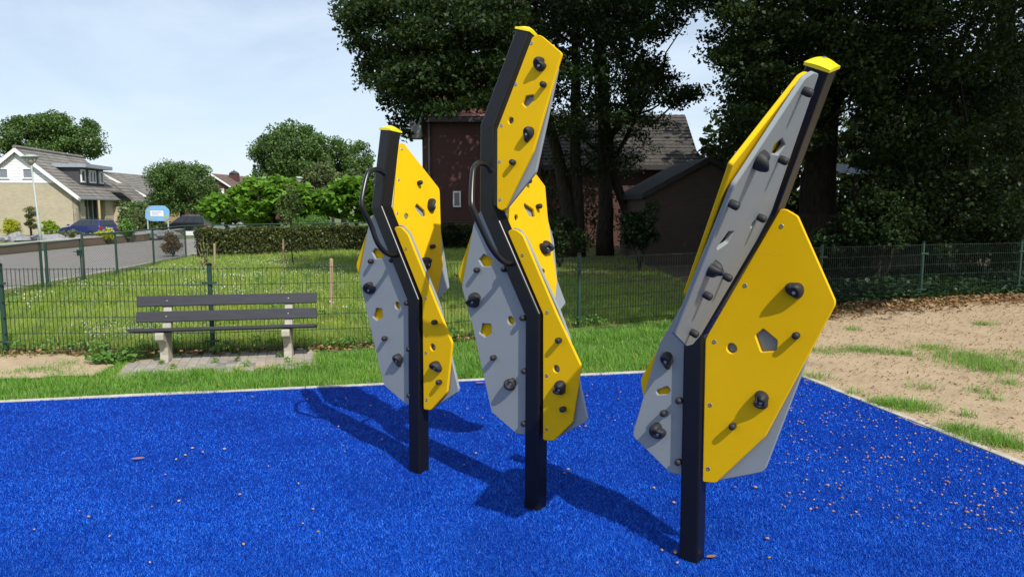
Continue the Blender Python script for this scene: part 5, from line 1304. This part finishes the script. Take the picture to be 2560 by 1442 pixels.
soup('sand_tufts', blades(P, 0.07, 0.006, 1.1), 3, MATS['lawn_blade'], kind='stuff')
# acorns: small nuts scattered over the pad and the sand
def nuts(name, x, y, r, mat, z=0.012):
    n = len(x); a = rng.random(n)*6.283; el = 1.25+0.6*rng.random(n); V = []
    ca, sa = np.cos(a), np.sin(a); r = r*(0.7+0.6*rng.random(n))
    ring = [(math.cos(t), math.sin(t)) for t in np.linspace(0, 2*math.pi, 6)[:-1]]
    prof = [(-1.0, 0.0), (-0.5, 0.85), (0.35, 0.9), (1.0, 0.0)]
    def pt(u, c, s, rad): return np.stack([x + r*(u*el*ca - c*rad*sa), y + r*(u*el*sa + c*rad*ca), z + r*(0.6+s*rad)], 1)
    for i in range(3):
        for j in range(5):
            (c0, s0), (c1, s1) = ring[j], ring[(j+1) % 5]; (u0, r0), (u1, r1) = prof[i], prof[i+1]
            V.append(np.stack([pt(u0, c0, s0, r0), pt(u0, c1, s1, r0), pt(u1, c1, s1, r1), pt(u1, c0, s0, r1)], 1))
    V = np.stack(V, 1)      # n, 15, 4, 3
    # weld per nut so that colour varies nut by nut
    verts = V.reshape(-1, 3).astype(np.float32); me = bpy.data.meshes.new(name); nf = n*15
    me.vertices.add(len(verts)); me.loops.add(nf*4); me.polygons.add(nf); me.vertices.foreach_set('co', verts.ravel())
    me.loops.foreach_set('vertex_index', np.arange(nf*4, dtype=np.int32)); me.polygons.foreach_set('loop_start', np.arange(0, nf*4, 4, dtype=np.int32)); me.update(calc_edges=True)
    bm = bmesh.new(); bm.from_mesh(me); bmesh.ops.remove_doubles(bm, verts=bm.verts[:], dist=1e-5); bm.to_mesh(me); bm.free()
    o = link(name, me, MATS[mat]); o['kind'] = 'stuff'; return o
n = 560; u = rng.random(n)**1.5; v = rng.random(n)
px_ = 1960+v*640; py_ = 945+u*330+(v*90)
k = (px_ < 2600); pts = [G(a_, b_) for a_, b_ in zip(px_[k], py_[k])]; x = np.array([q.x for q in pts]); y = np.array([q.y for q in pts]); kk = inpoly(x, y, pad)
# gather some of them in little rows and heaps
x = x + 0.05*np.sin(y*9); nuts('fallen_acorns', x[kk], y[kk], 0.0054, 'acorn')
x = rng.uniform(-2.6, 3.6, 150); y = rng.uniform(2.4, 7.2, 150); k = inpoly(x, y, pad); nuts('fallen_acorns', x[k], y[k], 0.0065, 'acorn')
x = rng.uniform(2.4, 8, 700); y = rng.uniform(4.2, 12.0, 700); k = inpoly(x, y, sand); nuts('fallen_acorns', x[k], y[k], 0.009, 'acorn', 0.0)
# dry leaves along the fence and at the edge of the wood
def litter(name, x, y, s, zj=0.03):
    C_ = np.stack([x, y, 0.012+rng.random(len(x))*zj], 1); return soup(name, leaf_quads(C_, s, s*0.6, 1.4, 0.3), 4, MATS['dry_leaf'], kind='stuff')
x = rng.uniform(-6.6, 0.3, 900); y = fence_y(x)-0.08+rng.normal(0, 0.11, 900); litter('leaf_litter', x, y, 0.06)
x = rng.uniform(3.0, 14, 5200); ex0 = np.interp(x, [3, 4.3, 6.3, 9.5, 15], [11.0, 11.4, 12.6, 13.7, 14.6]); y = ex0+rng.normal(0, 0.42, len(x)); litter('leaf_litter', x, y, 0.085)
x = rng.uniform(2.6, 13, 9000); y = 4.0+9.5*rng.random(9000)**0.8; k = inpoly(x, y, sand); litter('leaf_litter', x[k], y[k], 0.030, 0.008)
# ivy carpet under the oaks
n = 26000; x = rng.uniform(4.4, 18, n); e0 = np.interp(x, [2, 4.3, 6.3, 9.5, 18], [11.2, 11.9, 13.0, 14.1, 15.2]); y = e0+np.abs(rng.normal(0, 1.7, n)); z = 0.03+0.22*rng.random(n)*np.clip((y-e0)/1.2, 0.1, 1)*(0.4+vnoise(x, y, 1.3, 2))
soup('ivy_carpet', leaf_quads(np.stack([x, y, z], 1), 0.10, 0.085, 0.9), 4, MATS['ivy_leaf'], kind='stuff')
# a few single dry leaves on the pad
for i, (px_, py_, s, a_, lab) in enumerate(((1778, 1400, 0.030, 0.3, 'pinkish dry leaf flat on the turf beside the nearest post'), (1688, 1388, 0.022, 1.4, 'pale curled leaf on the turf just left of the nearest post'), (1200, 962, 0.05, 0.1, 'dry brown leaf on the turf between the left and middle poles'), (346, 1153, 0.045, 0.3, 'thin dry leaf on the open turf at the left'))):
    c = G(px_, py_); vs = []; fs = []
    outl = [(-1, 0), (-.55, .34), (0, .45), (.55, .32), (1, 0), (.55, -.32), (0, -.45), (-.55, -.34)]
    ca, sa = math.cos(a_), math.sin(a_)
    vs = [Vector((c.x, c.y, 0.022))] + [Vector((c.x+s*(u*ca-v*sa), c.y+s*(u*sa+v*ca), 0.020+0.25*s*abs(v)+0.1*s*u*u)) for u, v in outl]
    m_ = MB().add(vs, [(0, 1+k_, 1+(k_+1) % 8) for k_ in range(8)]); o = m_.build('fallen_leaf', MATS['acorn']); tag(o, lab, 'leaf', 'single dry leaves on the turf')
